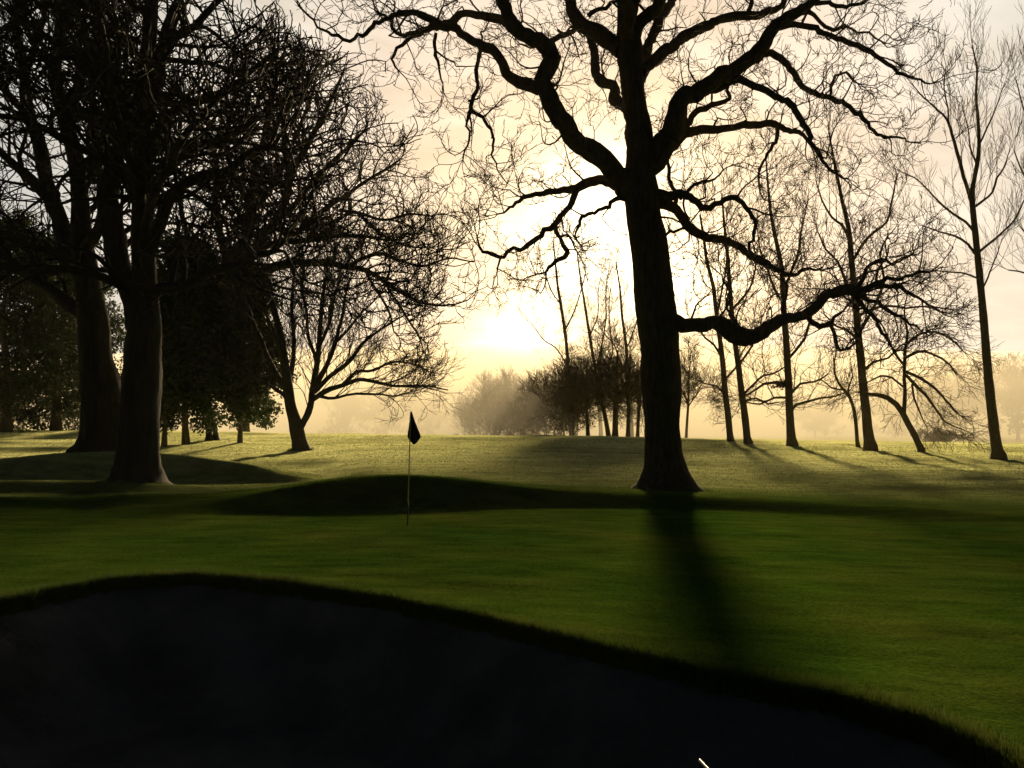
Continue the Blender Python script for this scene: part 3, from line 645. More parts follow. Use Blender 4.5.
tree('bare_tree', 'tall straight bare tree with a thick trunk, beside a thin bent stem', 'bare tree', 869, 54.0,
     [(870, 446, 10), (869, 440, 8), (867.5, 428, 6.9), (866, 410, 6.4), (863, 385, 6), (861, 360, 5.7), (858, 335, 5.3), (856, 310, 5), (854, 285, 4.6), (851, 255, 4), (849, 230, 3.4), (843, 205, 2.8), (838, 180, 2.3), (832, 150, 1.6), (828, 125, .9)],
     [([(852, 262, 3), (862, 245, 2.6), (874, 232, 2.4), (886, 222, 2), (892, 200, 1.6), (897, 175, 1.1)], .2), ([(858, 335, 3), (868, 318, 2.6), (878, 300, 2.4), (884, 278, 2.1), (880, 255, 1.8), (888, 236, 1.3)], -.3),
      ([(850, 240, 2.6), (842, 225, 2.3), (832, 218, 1.9), (822, 200, 1.4), (816, 180, .9)], -.2), ([(855, 300, 2.8), (845, 280, 2.4), (838, 262, 2), (826, 250, 1.6), (818, 232, 1)], .3),
      ([(862, 372, 2.6), (874, 362, 2.3), (888, 358, 2), (900, 346, 1.6), (914, 340, 1)], .3), ([(858, 340, 2.6), (846, 330, 2.2), (836, 326, 1.8), (824, 314, 1.2)], -.4),
      ([(856, 318, 2.8), (870, 310, 2.5), (888, 306, 2.2), (906, 308, 1.8), (924, 306, 1.4), (940, 312, .9)], -.5), ([(854, 280, 2.6), (868, 272, 2.3), (884, 268, 2), (902, 258, 1.6), (918, 254, 1)], .4)],
     SP, M_ASH, GR, sides=14, flare=.35, flare_h=.4, slim=.6, tslim=.68, trunk_t0=.35, step=.5)
tree('bare_tree', 'thin bent sapling at the foot of the straight thick trunk', 'small tree', 857, 57.0,
     [(858, 446, 3.4), (857, 440, 2.9), (856, 425, 2.6), (854, 410, 2.4), (850, 398, 2.2), (844, 390, 2), (838, 382, 1.7), (834, 368, 1.3), (836, 352, .9)],
     [([(852, 402, 1.6), (848, 390, 1.4), (852, 376, 1.2), (850, 362, .8)], .3), ([(844, 390, 1.5), (832, 388, 1.3), (822, 380, 1), (812, 382, .7)], -.3)],
     [SP[1], SP[2]], M_ASH, sides=9, flare=.3, flare_h=.3, slim=.6, tslim=.68, trunk_t0=.4, step=.4)
DP = [dict(sp=.42, t0=.15, a=(28, 60), L=(1.0, 2.6), tp=.35, rr=.55, rl=.012, rmin=.011, seg=.28, gn=.1, kink=.3, trop=(.01, 0, -.03), bias=(.2, 0, -.1), tip=3),
      dict(sp=.38, t0=.15, a=(25, 55), L=(.5, 1.4), tp=.3, rr=.6, rl=.012, rmin=.01, seg=.24, gn=.12, kink=.25, trop=(.01, 0, -.03), bias=(.1, 0, 0), tip=2),
      dict(sp=.34, t0=.2, a=(25, 50), L=(.3, .8), tp=.3, rr=.65, rl=.012, rmin=.009, seg=.2, gn=.14, trop=(0, 0, -.02), bias=(0, 0, 0), tip=1)]
tree('bare_tree', 'crooked bare tree leaning left with drooping branches', 'bare tree', 920, 52.0,
     [(921, 449, 5.6), (919, 445, 5), (914, 434, 4.6), (908, 424, 4.4), (902, 412, 4.2), (896, 404, 4), (888, 398, 3.6), (878, 395, 3), (868, 394, 2.2), (858, 392, 1.4)],
     [([(904, 415, 3.6), (905, 400, 3.4), (905, 385, 3.2), (904, 372, 3), (905, 352, 2.6), (908, 334, 2.1), (904, 312, 1.5), (908, 292, .9)], .1),
      ([(906, 375, 2.8), (916, 386, 2.6), (926, 396, 2.4), (936, 410, 2), (945, 422, 1.6), (958, 428, 1.2), (968, 432, .8)], .2),
      ([(906, 372, 2.6), (920, 378, 2.4), (934, 388, 2.1), (946, 400, 1.8), (958, 414, 1.3)], -.3),
      ([(905, 358, 2.6), (918, 352, 2.3), (932, 354, 2), (946, 362, 1.7), (956, 374, 1.2)], .3),
      ([(906, 345, 2.4), (920, 334, 2.1), (936, 332, 1.8), (952, 340, 1.4), (964, 352, .9)], -.3),
      ([(904, 365, 2.4), (894, 352, 2.1), (888, 336, 1.8), (880, 322, 1.4), (870, 312, .9)], .3),
      ([(905, 388, 2), (892, 378, 1.8), (880, 376, 1.5), (868, 382, 1)], -.4), ([(912, 384, 2), (914, 398, 1.7), (920, 412, 1.4), (926, 426, .9)], -.2)],
     DP, M_ASH, GR, sides=12, flare=.3, flare_h=.3, slim=.6, tslim=.68, trunk_t0=.5, step=.4)
TP = [dict(sp=.66, t0=.1, a=(22, 42), L=(1.4, 3.6), tp=.5, rr=.5, rl=.0095, rmin=.0085, seg=.34, gn=.035, kink=.1, trop=(0, 0, .04), bias=(0, 0, .1), tip=2),
      dict(sp=.52, t0=.15, a=(20, 40), L=(.8, 1.9), tp=.35, rr=.6, rl=.01, rmin=.008, seg=.3, gn=.05, kink=.1, trop=(0, 0, .035), bias=(0, 0, .2), tip=2),
      dict(sp=.6, t0=.2, a=(20, 40), L=(.4, 1.0), tp=.3, rr=.65, rl=.011, rmin=.0075, seg=.24, gn=.07, trop=(0, 0, .03), bias=(0, 0, .3), tip=1)]
tree('bare_tree', 'tall slender bare tree with a long clean trunk and fine forked crown', 'tall tree', 997, 48.0,
     [(998, 455, 11), (997, 450, 8.4), (995, 437, 7.4), (993, 420, 7), (990, 395, 6.6), (987, 360, 6), (984, 325, 5.5), (981, 290, 5), (978, 260, 4.6), (975, 230, 4.3), (972, 200, 4), (973, 185, 3.4), (977, 165, 3), (979, 145, 2.6), (978, 120, 2.2), (976, 95, 1.8), (977, 70, 1.4), (972, 45, .9)],
     [([(972, 203, 3.4), (968, 190, 3), (962, 170, 2.7), (957, 152, 2.4), (952, 135, 2.1), (947, 120, 1.8), (938, 110, 1.5), (925, 98, 1.2), (910, 82, .8)], .2),
      ([(949, 127, 1.6), (948, 108, 1.3), (944, 88, 1.1), (946, 66, .8)], -.2), ([(974, 232, 2.3), (966, 222, 2), (952, 213, 1.8), (943, 206, 1.6), (930, 192, 1.3), (916, 178, 1), (902, 172, .7)], -.3),
      ([(976, 206, 2.4), (984, 200, 2.1), (993, 192, 1.8), (997, 178, 1.6), (1004, 168, 1.2), (1010, 150, .8)], .3), ([(979, 252, 2.3), (990, 243, 2), (1003, 232, 1.8), (1014, 220, 1.5), (1024, 200, 1)], -.2),
      ([(978, 258, 2), (968, 244, 1.8), (955, 236, 1.6), (940, 232, 1.3), (922, 226, .8)], .3), ([(979, 145, 1.8), (986, 130, 1.5), (994, 112, 1.2), (1002, 90, .8)], -.3), ([(982, 290, 1.7), (990, 272, 1.5), (994, 262, 1.2), (1000, 245, .8)], .4),
      ([(981, 280, 1.6), (966, 274, 1.4), (948, 272, 1.2), (928, 270, .8)], -.4), ([(977, 165, 1.8), (970, 148, 1.5), (968, 128, 1.2), (962, 104, .8)], .5)],
     TP, M_ASH, GR, sides=16, flare=.35, flare_h=.35, slim=.6, tslim=.68, trunk_t0=.55, step=.45)
tree('bare_tree', 'bare tree cut off by the right edge, only its outer branches showing', 'tall tree', 1078, 50.0,
     [(1078, 452, 9), (1077, 440, 7.5), (1075, 390, 6.5), (1072, 330, 5.6), (1068, 270, 5), (1062, 210, 4.2), (1058, 160, 3.4), (1052, 110, 2.4), (1050, 60, 1.4)],
     [([(1071, 320, 2.6), (1056, 300, 2.2), (1042, 288, 1.9), (1028, 274, 1.5), (1008, 270, 1)], .2), ([(1066, 250, 2.6), (1052, 225, 2.2), (1040, 200, 1.8), (1026, 178, 1.4), (1014, 150, .9)], -.2),
      ([(1060, 190, 2.4), (1046, 165, 2), (1036, 135, 1.7), (1024, 110, 1.3), (1016, 80, .8)], .3), ([(1056, 140, 2), (1044, 110, 1.7), (1034, 80, 1.4), (1026, 40, .9)], -.2), ([(1069, 290, 2.2), (1050, 262, 1.9), (1034, 246, 1.6), (1020, 226, 1)], .5)],
     TP, M_ASH, GR, sides=12, flare=.35, flare_h=.35, slim=.6, tslim=.68, trunk_t0=.4, step=.5)

# ------------------------------------------------------------------ thorns and slim trees behind the oak
THP = [dict(sp=.44, t0=.05, a=(30, 70), L=(1.1, 2.8), tp=.3, rr=.6, rl=.013, rmin=.0125, seg=.3, gn=.13, kink=.3, trop=(0, 0, .01), bias=(0, 0, .1), tip=3),
       dict(sp=.30, t0=.1, a=(30, 65), L=(.6, 1.6), tp=.3, rr=.62, rl=.013, rmin=.0115, seg=.25, gn=.15, kink=.3, trop=(0, 0, 0), bias=(0, 0, .1), tip=2),
       dict(sp=.28, t0=.1, a=(30, 60), L=(.4, .9), tp=.3, rr=.65, rl=.013, rmin=.011, seg=.2, gn=.15, trop=(0, 0, 0), bias=(0, 0, .1), tip=1)]
def thorn(label, px, Y, top, lean, wid, hw, leafy):
    gy = HZ + F * (ZC - Hs((px - 512) / F * Y, Y)) / Y
    fk = gy - (gy - top) * .42
    tx = px + lean
    tr = [(px, gy + 1, hw * 1.3), (px + lean * .3, gy - (gy - fk) * .4, hw), (px + lean * .8, fk, hw * .9), (tx, (fk + top) / 2, hw * .6), (tx + 2, top, hw * .25)]
    lm = []
    for i in range(7):
        s = (-1, 1)[i % 2] * uni(.35, 1)
        lm.append(([(px + lean * .8, fk + uni(-2, 6), hw * .6), (tx + s * wid * .35, fk - uni(4, 12), hw * .45), (tx + s * wid * .75, fk - uni(4, 26), hw * .3), (tx + s * wid, fk - uni(-6, 26), hw * .15)], uni(-.8, .8)))
    r, o = tree('hawthorn', label, 'thorn tree', px, Y, tr, lm, THP, M_ASH, 'small thorn trees behind the oak', slim=.7, tslim=.85, sides=9, flare=.3, flare_h=.3, trunk_t0=.5, step=.4)
    leafy = int(leafy * .4)
    cs = [W(tx + uni(-.85, .85) * wid, uni(top + 12, fk + 2), Y + uni(-2, 2)) for _ in range(leafy)]
    leaf_obj('withered_leaves', cs, [uni(.4, .9) for _ in cs], 75, .13, M_TWIG, r, o, .7)
thorn('small dark thorn tree with a thin stem, leftmost of the thorn clump', 588, 76, 358, -2, 26, 2.0, 22)
thorn('dark thorn tree with its trunk leaning left, in the thorn clump', 609, 74, 346, -9, 30, 2.6, 26)
thorn('dark thorn tree with the thickest straight trunk of the thorn clump', 615, 75, 350, 1, 30, 3.4, 26)
thorn('dark thorn tree with a medium upright trunk, nearer the oak in the thorn clump', 628, 76, 352, 1, 26, 2.4, 22)
thorn('thin stemmed thorn tree just left of the oak trunk', 637.5, 77, 356, 2, 24, 2.0, 16)
thorn('spindly small tree with rusty leaf tufts just right of the oak trunk', 686, 84, 352, 3, 26, 1.5, 10)
GT = 'slim bare trees behind the thorn clump'
tree('bare_tree', 'slim bare tree rising golden out of the left end of the thorn clump', 'bare tree', 573, 128.0,
     [(573, 437, 2.88), (571, 420, 2.59), (569, 380, 2.30), (567, 350, 2.16), (564, 325, 2.02), (560, 300, 1.80), (557, 280, 1.51), (555, 258, 1.08), (553, 240, 0.65)],
     [([(565, 330, 1.30), (574, 312, 1.15), (580, 294, 0.94), (586, 272, 0.65)], .2), ([(561, 305, 1.22), (552, 292, 1.08), (546, 276, 0.86), (540, 262, 0.58)], -.2), ([(568, 366, 1.22), (556, 348, 1.08), (544, 340, 0.86), (530, 322, 0.58)], .3)],
     [dict(q, rmin=.014) for q in SP], M_ASH, GT, sides=9, flare=.3, flare_h=.4, slim=.6, tslim=.8, trunk_t0=.35, step=.7)
tree('bare_tree', 'slim bare tree with several upright stems behind the middle of the thorn clump', 'bare tree', 601, 134.0,
     [(601, 438, 2.74), (600, 415, 2.45), (596, 375, 2.16), (592, 350, 1.94), (588, 325, 1.73), (584, 300, 1.44), (580, 275, 1.15), (577, 250, 0.72)],
     [([(596, 372, 1.44), (602, 345, 1.30), (606, 318, 1.15), (606, 290, 0.94), (610, 262, 0.65)], .2), ([(598, 385, 1.37), (612, 355, 1.22), (610, 330, 1.08), (609, 305, 0.86), (612, 280, 0.58)], -.2), ([(590, 336, 1.15), (598, 315, 1.01), (598, 292, 0.79), (602, 270, 0.50)], .2)],
     [dict(q, rmin=.014) for q in SP], M_ASH, GT, sides=9, flare=.3, flare_h=.4, slim=.6, tslim=.8, trunk_t0=.35, step=.7)
tree('bare_tree', 'slim bare tree close behind the left side of the oak trunk', 'bare tree', 632, 122.0,
     [(632, 438, 2.74), (631, 415, 2.45), (628, 375, 2.16), (626, 345, 1.87), (622, 315, 1.58), (620, 290, 1.22), (616, 262, 0.72)],
     [([(628, 380, 1.44), (620, 362, 1.30), (614, 345, 1.08), (604, 334, 0.72)], .2), ([(626, 350, 1.30), (634, 330, 1.15), (640, 308, 0.94), (640, 285, 0.58)], -.2)],
     [dict(q, rmin=.014) for q in SP], M_ASH, GT, sides=9, flare=.3, flare_h=.4, slim=.6, tslim=.8, trunk_t0=.35, step=.7)

# ------------------------------------------------------------------ misty thicket left of the clump
BUP = [dict(sp=.45, t0=.05, a=(25, 65), L=(1.6, 4.2), tp=.3, rr=.6, rl=.013, rmin=.022, seg=.5, gn=.1, kink=.25, trop=(0, 0, .02), bias=(0, 0, .2), tip=3),
       dict(sp=.45, t0=.1, a=(25, 60), L=(1.0, 2.4), tp=.3, rr=.62, rl=.014, rmin=.02, seg=.4, gn=.12, kink=.2, trop=(0, 0, .02), bias=(0, 0, .2), tip=2),
       dict(sp=.45, t0=.1, a=(25, 55), L=(.6, 1.4), tp=.3, rr=.65, rl=.014, rmin=.018, seg=.35, gn=.12, trop=(0, 0, .02), bias=(0, 0, .2), tip=1)]
def bush(label, px, Y, top, wid, n, cat='bush', name='bush', leafy=0, group='bushes in the misty thicket'):
    x0 = (px - 512) / F * Y; z0 = Hs(x0, Y)
    org = (x0, Y, z0)
    root = empty(name, org, label, cat, group)
    ht = ZC + (HZ - top) / F * Y - z0; w = wid / F * Y
    fs = min(1.0, ht / 5.5)
    bp = [dict(q, L=(q['L'][0] * fs, q['L'][1] * fs), sp=q['sp'] * max(.35, fs)) for q in BUP]
    stems, tw = [], []
    for i in range(n):
        a = uni(0, 6.28); r = uni(0, .6) * w
        s = (x0 + r * math.cos(a), Y + r * math.sin(a) * .7, z0 - .1)
        d = Vector((math.cos(a) * uni(.1, .8) * w / ht, math.sin(a) * uni(.1, .8) * w / ht, 1)).normalized()
        pp, rr = walk(s, tuple(d), ht * uni(.5, .85), .055 * ht / 5, .02, .5, .05, (0, 0, .01), .12)
        stems.append((pp, rr)); grow(tw, pp, rr, 0, bp, .12)
    tube_obj('stem', stems, M_ASH, root, org, Y / F, kind='stuff')
    tube_obj('crown', tw, M_ASH, root, org, Y / F)
    if leafy:
        cs = [(x0 + gauss(0, .42) * w, Y + gauss(0, .3) * w, z0 + ht * uni(.08, .62)) for _ in range(leafy)]
        leaf_obj('withered_leaves', cs, [uni(.5, 1.1) for _ in cs], 38, .2, M_TWIG, root, org)
bush('grey twiggy bush fading into the mist, lowest at the left end of the thicket', 470, 165, 402, 22, 6, leafy=8)
bush('tall grey twiggy bush with an upright crown in the middle of the misty thicket', 497, 158, 362, 24, 10, leafy=14)
bush('rounded grey twiggy bush right of the tallest crown in the misty thicket', 525, 150, 372, 24, 9, leafy=16)
bush('brownish dense bush joining the misty thicket to the thorn clump', 552, 118, 388, 26, 9, leafy=14)
bush('brown low bush in front of the slim golden stem', 572, 96, 376, 16, 7, leafy=18)
bush('broad low brown bush along the foot of the misty thicket', 512, 132, 406, 34, 8, leafy=16)

# ------------------------------------------------------------------ evergreens on the left
def evergreen(label, px, Y, gy_top, gy_bot, wid, hw, n, per=170, size=.12, group='dark evergreens on the left', depth=.8):
    x0 = (px - 512) / F * Y; z0 = Hs(x0, Y); org = (x0, Y, z0)
    root = empty('evergreen_tree', org, label, 'evergreen', group)
    zt = ZC + (HZ - gy_top) / F * Y; zb = ZC + (HZ - gy_bot) / F * Y; w = wid / F * Y
    P = np.array([(x0 + .04 * i * math.sin(i + px), Y, z0 - .15 + (zt - z0) * i / 9 * .92) for i in range(10)])
    R = np.array([hw / F * Y * (1.25 if i == 0 else 1 - i / 11) for i in range(10)])
    trunk_obj(P, R, M_ASH, root, org, 12, .05, .3, .4)
    br = []
    for i in range(26):
        z = uni(zb, zt); t = (z - zb) / (zt - zb); a = uni(0, 6.28)
        L = w * (1 - t * .75) * uni(.5, .95)
        br.append(walk((x0, Y, z), (math.cos(a), math.sin(a) * depth, .1), L, .07, .02, .5, .05, (0, 0, .01)))
    tube_obj('limb', br, M_ASH, root, org, Y / F, kind='stuff')
    cs, rs = [], []
    for i in range(n):
        t = rnd()**.9; z = zb + (zt - zb) * t
        rr = w * math.sqrt(max(.05, 1 - (t * 1.02 - .12)**2 * 1.05)) * rnd()**.5
        a = uni(0, 6.28); z += (1 - t)**2 * w * .22 * math.sin(3 * a + px) + (1 - t)**2 * .25 * w * math.sin(7 * a)
        cs.append((x0 + rr * math.cos(a) * uni(.8, 1.15), Y + rr * math.sin(a) * depth, z + gauss(0, .35))); rs.append(uni(.5, 1.15))
    leaf_obj('foliage', cs, rs, per, size, M_LEAF, root, org, .75)
evergreen('dense dark evergreen with a bare thin trunk, behind the twin stemmed tree', 186, 52.0, 246, 404, 46, 3.4, 420)
evergreen('dark evergreen spreading low between the mound trees and the fan shaped tree', 240, 53.0, 266, 402, 42, 2.4, 330)
evergreen('slim dark evergreen with its trunk rising from a small hump of earth', 164, 50, 280, 404, 24, 2.6, 130)
evergreen('smaller hazy green tree with drooping foliage, far behind the dark evergreens', 246, 84, 372, 418, 30, 4.0, 80, 90, .2)
evergreen('broad dark evergreen filling the gap at the far left edge', 6, 60, 220, 426, 58, 5, 300)
evergreen('dark evergreen standing left of the mound trunk', 56, 64, 238, 425, 46, 5, 260)
evergreen('lower dark evergreen beside the mound trunk', 92, 70, 280, 426, 40, 4, 190)

def far_evergreen(label, px, Y, top, wid, n):
    evergreen(label, px, Y, top, 427, wid, 4, n, 40, .32, 'far trees across the misty field')
far_evergreen('brown hazy tree in the far belt under the left trees, first from the edge', 22, 120, 372, 40, 60)
far_evergreen('brown hazy tree in the far belt seen past the mound trunk', 110, 128, 382, 40, 50)
far_evergreen('brown hazy tree in the far belt behind the thin evergreen trunks', 185, 130, 388, 34, 50)

# ------------------------------------------------------------------ woodland dim with haze beyond the field
WP = [dict(sp=1.0, t0=.1, a=(25, 55), L=(3, 6.5), tp=.3, rr=.6, rl=.014, rmin=.05, seg=.9, gn=.09, kink=.25, trop=(0, 0, .02), bias=(0, 0, .2), tip=3),
      dict(sp=1.0, t0=.1, a=(25, 55), L=(1.5, 3.4), tp=.3, rr=.62, rl=.016, rmin=.045, seg=.8, gn=.12, trop=(0, 0, .02), bias=(0, 0, .2), tip=2),
      dict(sp=1.0, t0=.1, a=(25, 55), L=(.9, 2.0), tp=.3, rr=.65, rl=.02, rmin=.04, seg=.6, gn=.12, trop=(0, 0, .02), bias=(0, 0, .2), tip=2)]
def far_tree(label, px, Y, top, wid):
    x0 = (px - 512) / F * Y; z0 = Hs(x0, Y); org = (x0, Y, z0)
    root = empty('far_tree', org, label, 'hazy tree', 'far trees across the misty field')
    zt = ZC + (HZ - top) / F * Y; h = zt - z0; w = wid / F * Y
    P = np.array([(x0, Y, z0 - .3 + h * .8 * i / 8) for i in range(9)]); R = np.array([.45 * (1 - i / 9.5) for i in range(9)])
    trunk_obj(P, R, M_ASH, root, org, 8, .05, .2, .5)
    tw = []
    for i in range(11):
        a = uni(0, 6.28); z = z0 + h * uni(.16, .6)
        b = walk((x0, Y, z), (math.cos(a), math.sin(a), uni(.3, 1.3)), w * uni(.7, 1.2), .2, .06, 1.0, .06, (0, 0, .02), .1)
        tw.append(b); grow(tw, b[0], b[1], 0, WP, .15)
    tube_obj('crown', tw, M_ASH, root, org, Y / F, sides=3)
    cs = [(x0 + gauss(0, .42) * w, Y + gauss(0, .42) * w, z0 + h * uni(.12, .75)) for _ in range(30)]
    leaf_obj('withered_leaves', cs, [uni(1.2, 2.4) for _ in cs], 12, .5, M_TWIG, root, org)
for a in (('pale hazy tree behind the drooping crooked tree', 962, 225, 376, 34), ('pale hazy tree showing left of the tall slender trunk', 935, 250, 384, 30), ('pale hazy tree right of the tall slender trunk', 1018, 215, 374, 34),
          ('pale hazy tree filling the dip at the right edge of the field', 1052, 235, 368, 36), ('faint hazy tree just right of the tallest straight trunk', 895, 290, 398, 26), ('faint hazy tree low behind the straight trunk with the twig bundle', 815, 330, 404, 24),
          ('faint hazy tree seen under the fan shaped crown', 345, 320, 404, 24), ('faint hazy tree between the fan shaped tree and the flag', 385, 300, 400, 26), ('faintest hazy tree just right of the flag', 428, 340, 404, 22)):
    far_tree(*a)
# ------------------------------------------------------------------ ground, sand
def axis(parts):
    out = []
    for a, b, n in parts: out.append(np.linspace(a, b, n, endpoint=False))
    return np.concatenate(out + [[parts[-1][1]]])
gx = np.concatenate([axis([(0, 9.5, 190), (9.5, 40, 170)]), np.geomspace(40, 880, 46)[1:]])
gx = np.concatenate([-gx[::-1], gx[1:]])
gy = np.concatenate([axis([(-60, -2, 20), (-2, 4, 40), (4, 12, 200), (12, 44, 230), (44, 80, 110)]), np.geomspace(80, 880, 60)[1:]])
GX, GY = np.meshgrid(gx, gy)
GZ = H(GX, GY)
nxg, nyg = len(gx), len(gy)
idx = np.arange(nxg * nyg).reshape(nyg, nxg)
Fq = np.stack([idx[:-1, :-1], idx[:-1, 1:], idx[1:, 1:], idx[1:, :-1]], -1).reshape(-1, 4)
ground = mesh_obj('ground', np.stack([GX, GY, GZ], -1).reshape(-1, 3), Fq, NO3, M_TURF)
ground['kind'] = 'structure'
dew_glow = smooth((GY - 22) / 22) * (.75 + .25 * np.clip(undul(GX * 1.1, GY * 1.6) * 2, -1, 1))  # dewy turf and its painted sun glow grow stronger with distance
at = ground.data.attributes.new('dew_glow', 'FLOAT', 'POINT'); at.data.foreach_set('value', dew_glow.reshape(-1).astype(np.float32))

sx = np.linspace(-12.5, 12.5, 200); sy = np.linspace(1.4, 12, 110)
SX, SY = np.meshgrid(sx, sy); SZ = sand_z(SX, SY)
SZ = np.where(SZ > H(SX, SY, False) - .03, H(SX, SY, False) - .03, SZ)
idx = np.arange(SX.size).reshape(SX.shape)
Fq = np.stack([idx[:-1, :-1], idx[:-1, 1:], idx[1:, 1:], idx[1:, :-1]], -1).reshape(-1, 4)
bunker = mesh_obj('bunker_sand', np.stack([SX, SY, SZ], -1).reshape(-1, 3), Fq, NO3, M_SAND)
bunker['kind'] = 'structure'

# ------------------------------------------------------------------ grass blades: the tufted lip of the bunker, the green, the dewy rough
def blades(x, y, h, w, lean=.5):
    n = len(x); z = H(x, y) - .004
    a = RNG.uniform(0, 2 * math.pi, n); b = RNG.uniform(0, 2 * math.pi, n)
    dx, dy = np.cos(a) * w, np.sin(a) * w
    lx, ly = np.cos(b) * h * lean * RNG.random(n), np.sin(b) * h * lean * RNG.random(n)
    V = np.stack([np.stack([x - dx, y - dy, z], -1), np.stack([x + dx, y + dy, z], -1), np.stack([x + lx, y + ly, z + h], -1)], 1)
    return V.reshape(-1, 3)
def blade_set(n, ylo, yhi, hfun, wfun, lip=False):
    if lip:
        u = RNG.uniform(-60, 1120, n); yl = lip_Y(u); y = yl + np.abs(RNG.normal(0, .16, n)) - .10
        x = (u - 512) / F * y
    else:
        y = np.exp(RNG.uniform(math.log(ylo), math.log(yhi), n)); u = RNG.uniform(-30, 1054, n); x = (u - 512) / F * y
        ok = y > lip_Y(u) + .1
        x, y = x[ok], y[ok]
    k = .6 + .8 * RNG.random(len(x)) + .35 * undul(x * 4, y * 4)
    return blades(x, y, hfun(y) * np.clip(k, .3, 2), wfun(y))
M_BLADE = leaf_mat('grass blades', (.045, .085, .012), (.09, .115, .022), .3)
gv = [blade_set(60000, 0, 0, lambda y: .075 + 0 * y, lambda y: .003 + 0 * y, True),
      blade_set(170000, 5, 22, lambda y: .010 + 0 * y, lambda y: .0004 * y),
      blade_set(150000, 22, 60, lambda y: .018 + .0004 * y, lambda y: .00028 * y)]
for (tx_, ty_, r_) in ((oak_org[0], 27.0, .75), ((138 - 512) / F * 28.6, 28.6, .65), ((105 - 512) / F * 36, 36.0, .8), ((300.5 - 512) / F * 49, 49.0, .4)):
    n_ = 2600; a_ = RNG.uniform(0, 6.283, n_); q_ = r_ * (1 + np.abs(RNG.normal(0, .35, n_)))
    gv.append(blades(tx_ + q_ * np.cos(a_), ty_ + q_ * np.sin(a_), RNG.uniform(.04, .15, n_), np.full(n_, .006)))
gv = np.concatenate(gv)
grass = mesh_obj('grass', gv, NO4, np.arange(len(gv)).reshape(-1, 3), M_BLADE, None, False)
grass['kind'] = 'stuff'

# ------------------------------------------------------------------ flagstick on the green
PX, PY = (407.5 - 512) / F * 17.6, 17.6
pz = Hs(PX, PY)
M_POLE = plain_mat('yellowed flagstick paint', (.55, .48, .2), .45)
M_POLE2 = plain_mat('dark grip paint', (.03, .03, .03), .5)
M_FLAG = leaf_mat('navy flag cloth', (.010, .011, .02), (.016, .018, .03), .12)
fl = empty('flagstick', (PX, PY, pz), 'thin pale flagstick with a limp dark flag, standing in the green', 'golf flag')
top = ZC + (HZ - 411.5) / F * PY - pz
lean = Vector(((410.6 - 407.5) / F * PY, 0, top))
def rod(name, a, b, r0, r1, m, parent, sides=12):
    pts = [tuple(Vector(a).lerp(Vector(b), t)) for t in (0, .25, .5, .75, .997, 1)]
    V, Q = tubes([(pts, [r0 + (r1 - r0) * t for t in (0, .25, .5, .75, 1)] + [r1 * .1])], sides)
    return mesh_obj(name, V, Q, NO3, m, parent)
rod('pole', lean * .20, lean, .0125, .008, M_POLE, fl)
rod('grip', lean * -.06, lean * .205, .014, .0135, M_POLE2, fl)
# limp cloth: a folded sheet hanging from the top of the pole, with real thickness
rows = [(0.0, -.4, 1.0), (.12, -.9, 2.4), (.3, -1.2, 4.6), (.5, -1.9, 7.4), (.68, -2.8, 10.0), (.78, -2.6, 10.8), (.88, -.6, 8.6), (.95, 1.8, 6.8), (1.0, 3.4, 5.2)]
s = PY / F; fh = 33 * s
ncol = 9; V = []
for side in (-1, 1):
    for t, x0, x1 in rows:
        c = lean * (1 - t * fh / top)
        for j in range(ncol):
            q = j / (ncol - 1)
            fold = .030 * math.sin(q * 9.5 + t * 1.6) * min(1, t * 3 + .15) + side * .003
            V.append((c.x + (x0 + (x1 - x0) * q) * s + .004, fold, c.z))
Q = []; nr = len(rows); off = nr * ncol
for i in range(nr - 1):
    for j in range(ncol - 1):
        a = i * ncol + j
        Q.append((a, a + 1, a + ncol + 1, a + ncol)); Q.append((off + a, off + a + ncol, off + a + ncol + 1, off + a + 1))
for i in range(nr - 1):
    for j in (0, ncol - 1):
        a = i * ncol + j; Q.append((a, a + ncol, off + a + ncol, off + a))
for j in range(ncol - 1):
    for i in (0, nr - 1):
        a = i * ncol + j; Q.append((a, off + a, off + a + 1, a + 1))
mesh_obj('flag', V, np.array(Q), NO3, M_FLAG, fl)

# ------------------------------------------------------------------ rake lying in the sand
M_RAKE = plain_mat('white rake handle paint', (.8, .79, .76), .4, .06)
M_HEAD = plain_mat('dark rake head', (.03, .035, .03), .6)
tipx, tipy = (699 - 512) / F * 4.1, 4.1
tz = ZC + (HZ - 759.5) / F * 4.1
rk = empty('bunker_rake', (tipx, tipy, tz), 'white rake handle reaching over the near edge of the dark bunker', 'rake')
e = Vector((tipx + .5, tipy - 1.8, 0)); e.z = Hs(e.x, e.y) + .075
e = e - Vector((tipx, tipy, tz))
rod('handle', e, (0, 0, 0), .010, .0075, M_RAKE, rk)
ax = Vector((e.x, e.y, 0)).normalized(); sd = Vector((-ax.y, ax.x, 0))
hb = [((e - sd * .28)[:], (e)[:], (e + sd * .28)[:])]
V, Qh = tubes([([tuple(e - sd * .28), tuple(e), tuple(e + sd * .28)], [.02, .022, .02])], 8)
tV, tQ = [V], [Qh]; k = len(V)
tines = [([tuple(e + sd * (.05 * i)), tuple(e + sd * (.05 * i) + Vector((0, 0, -.07)))], [.007, .003]) for i in range(-5, 6)]
head = mesh_obj('rake_head', tV[0], tQ[0], NO3, M_HEAD, rk)
for tn in tines:
    V, Q2 = tubes([tn], 5); mesh_obj('tine', V, Q2, NO3, M_HEAD, head)

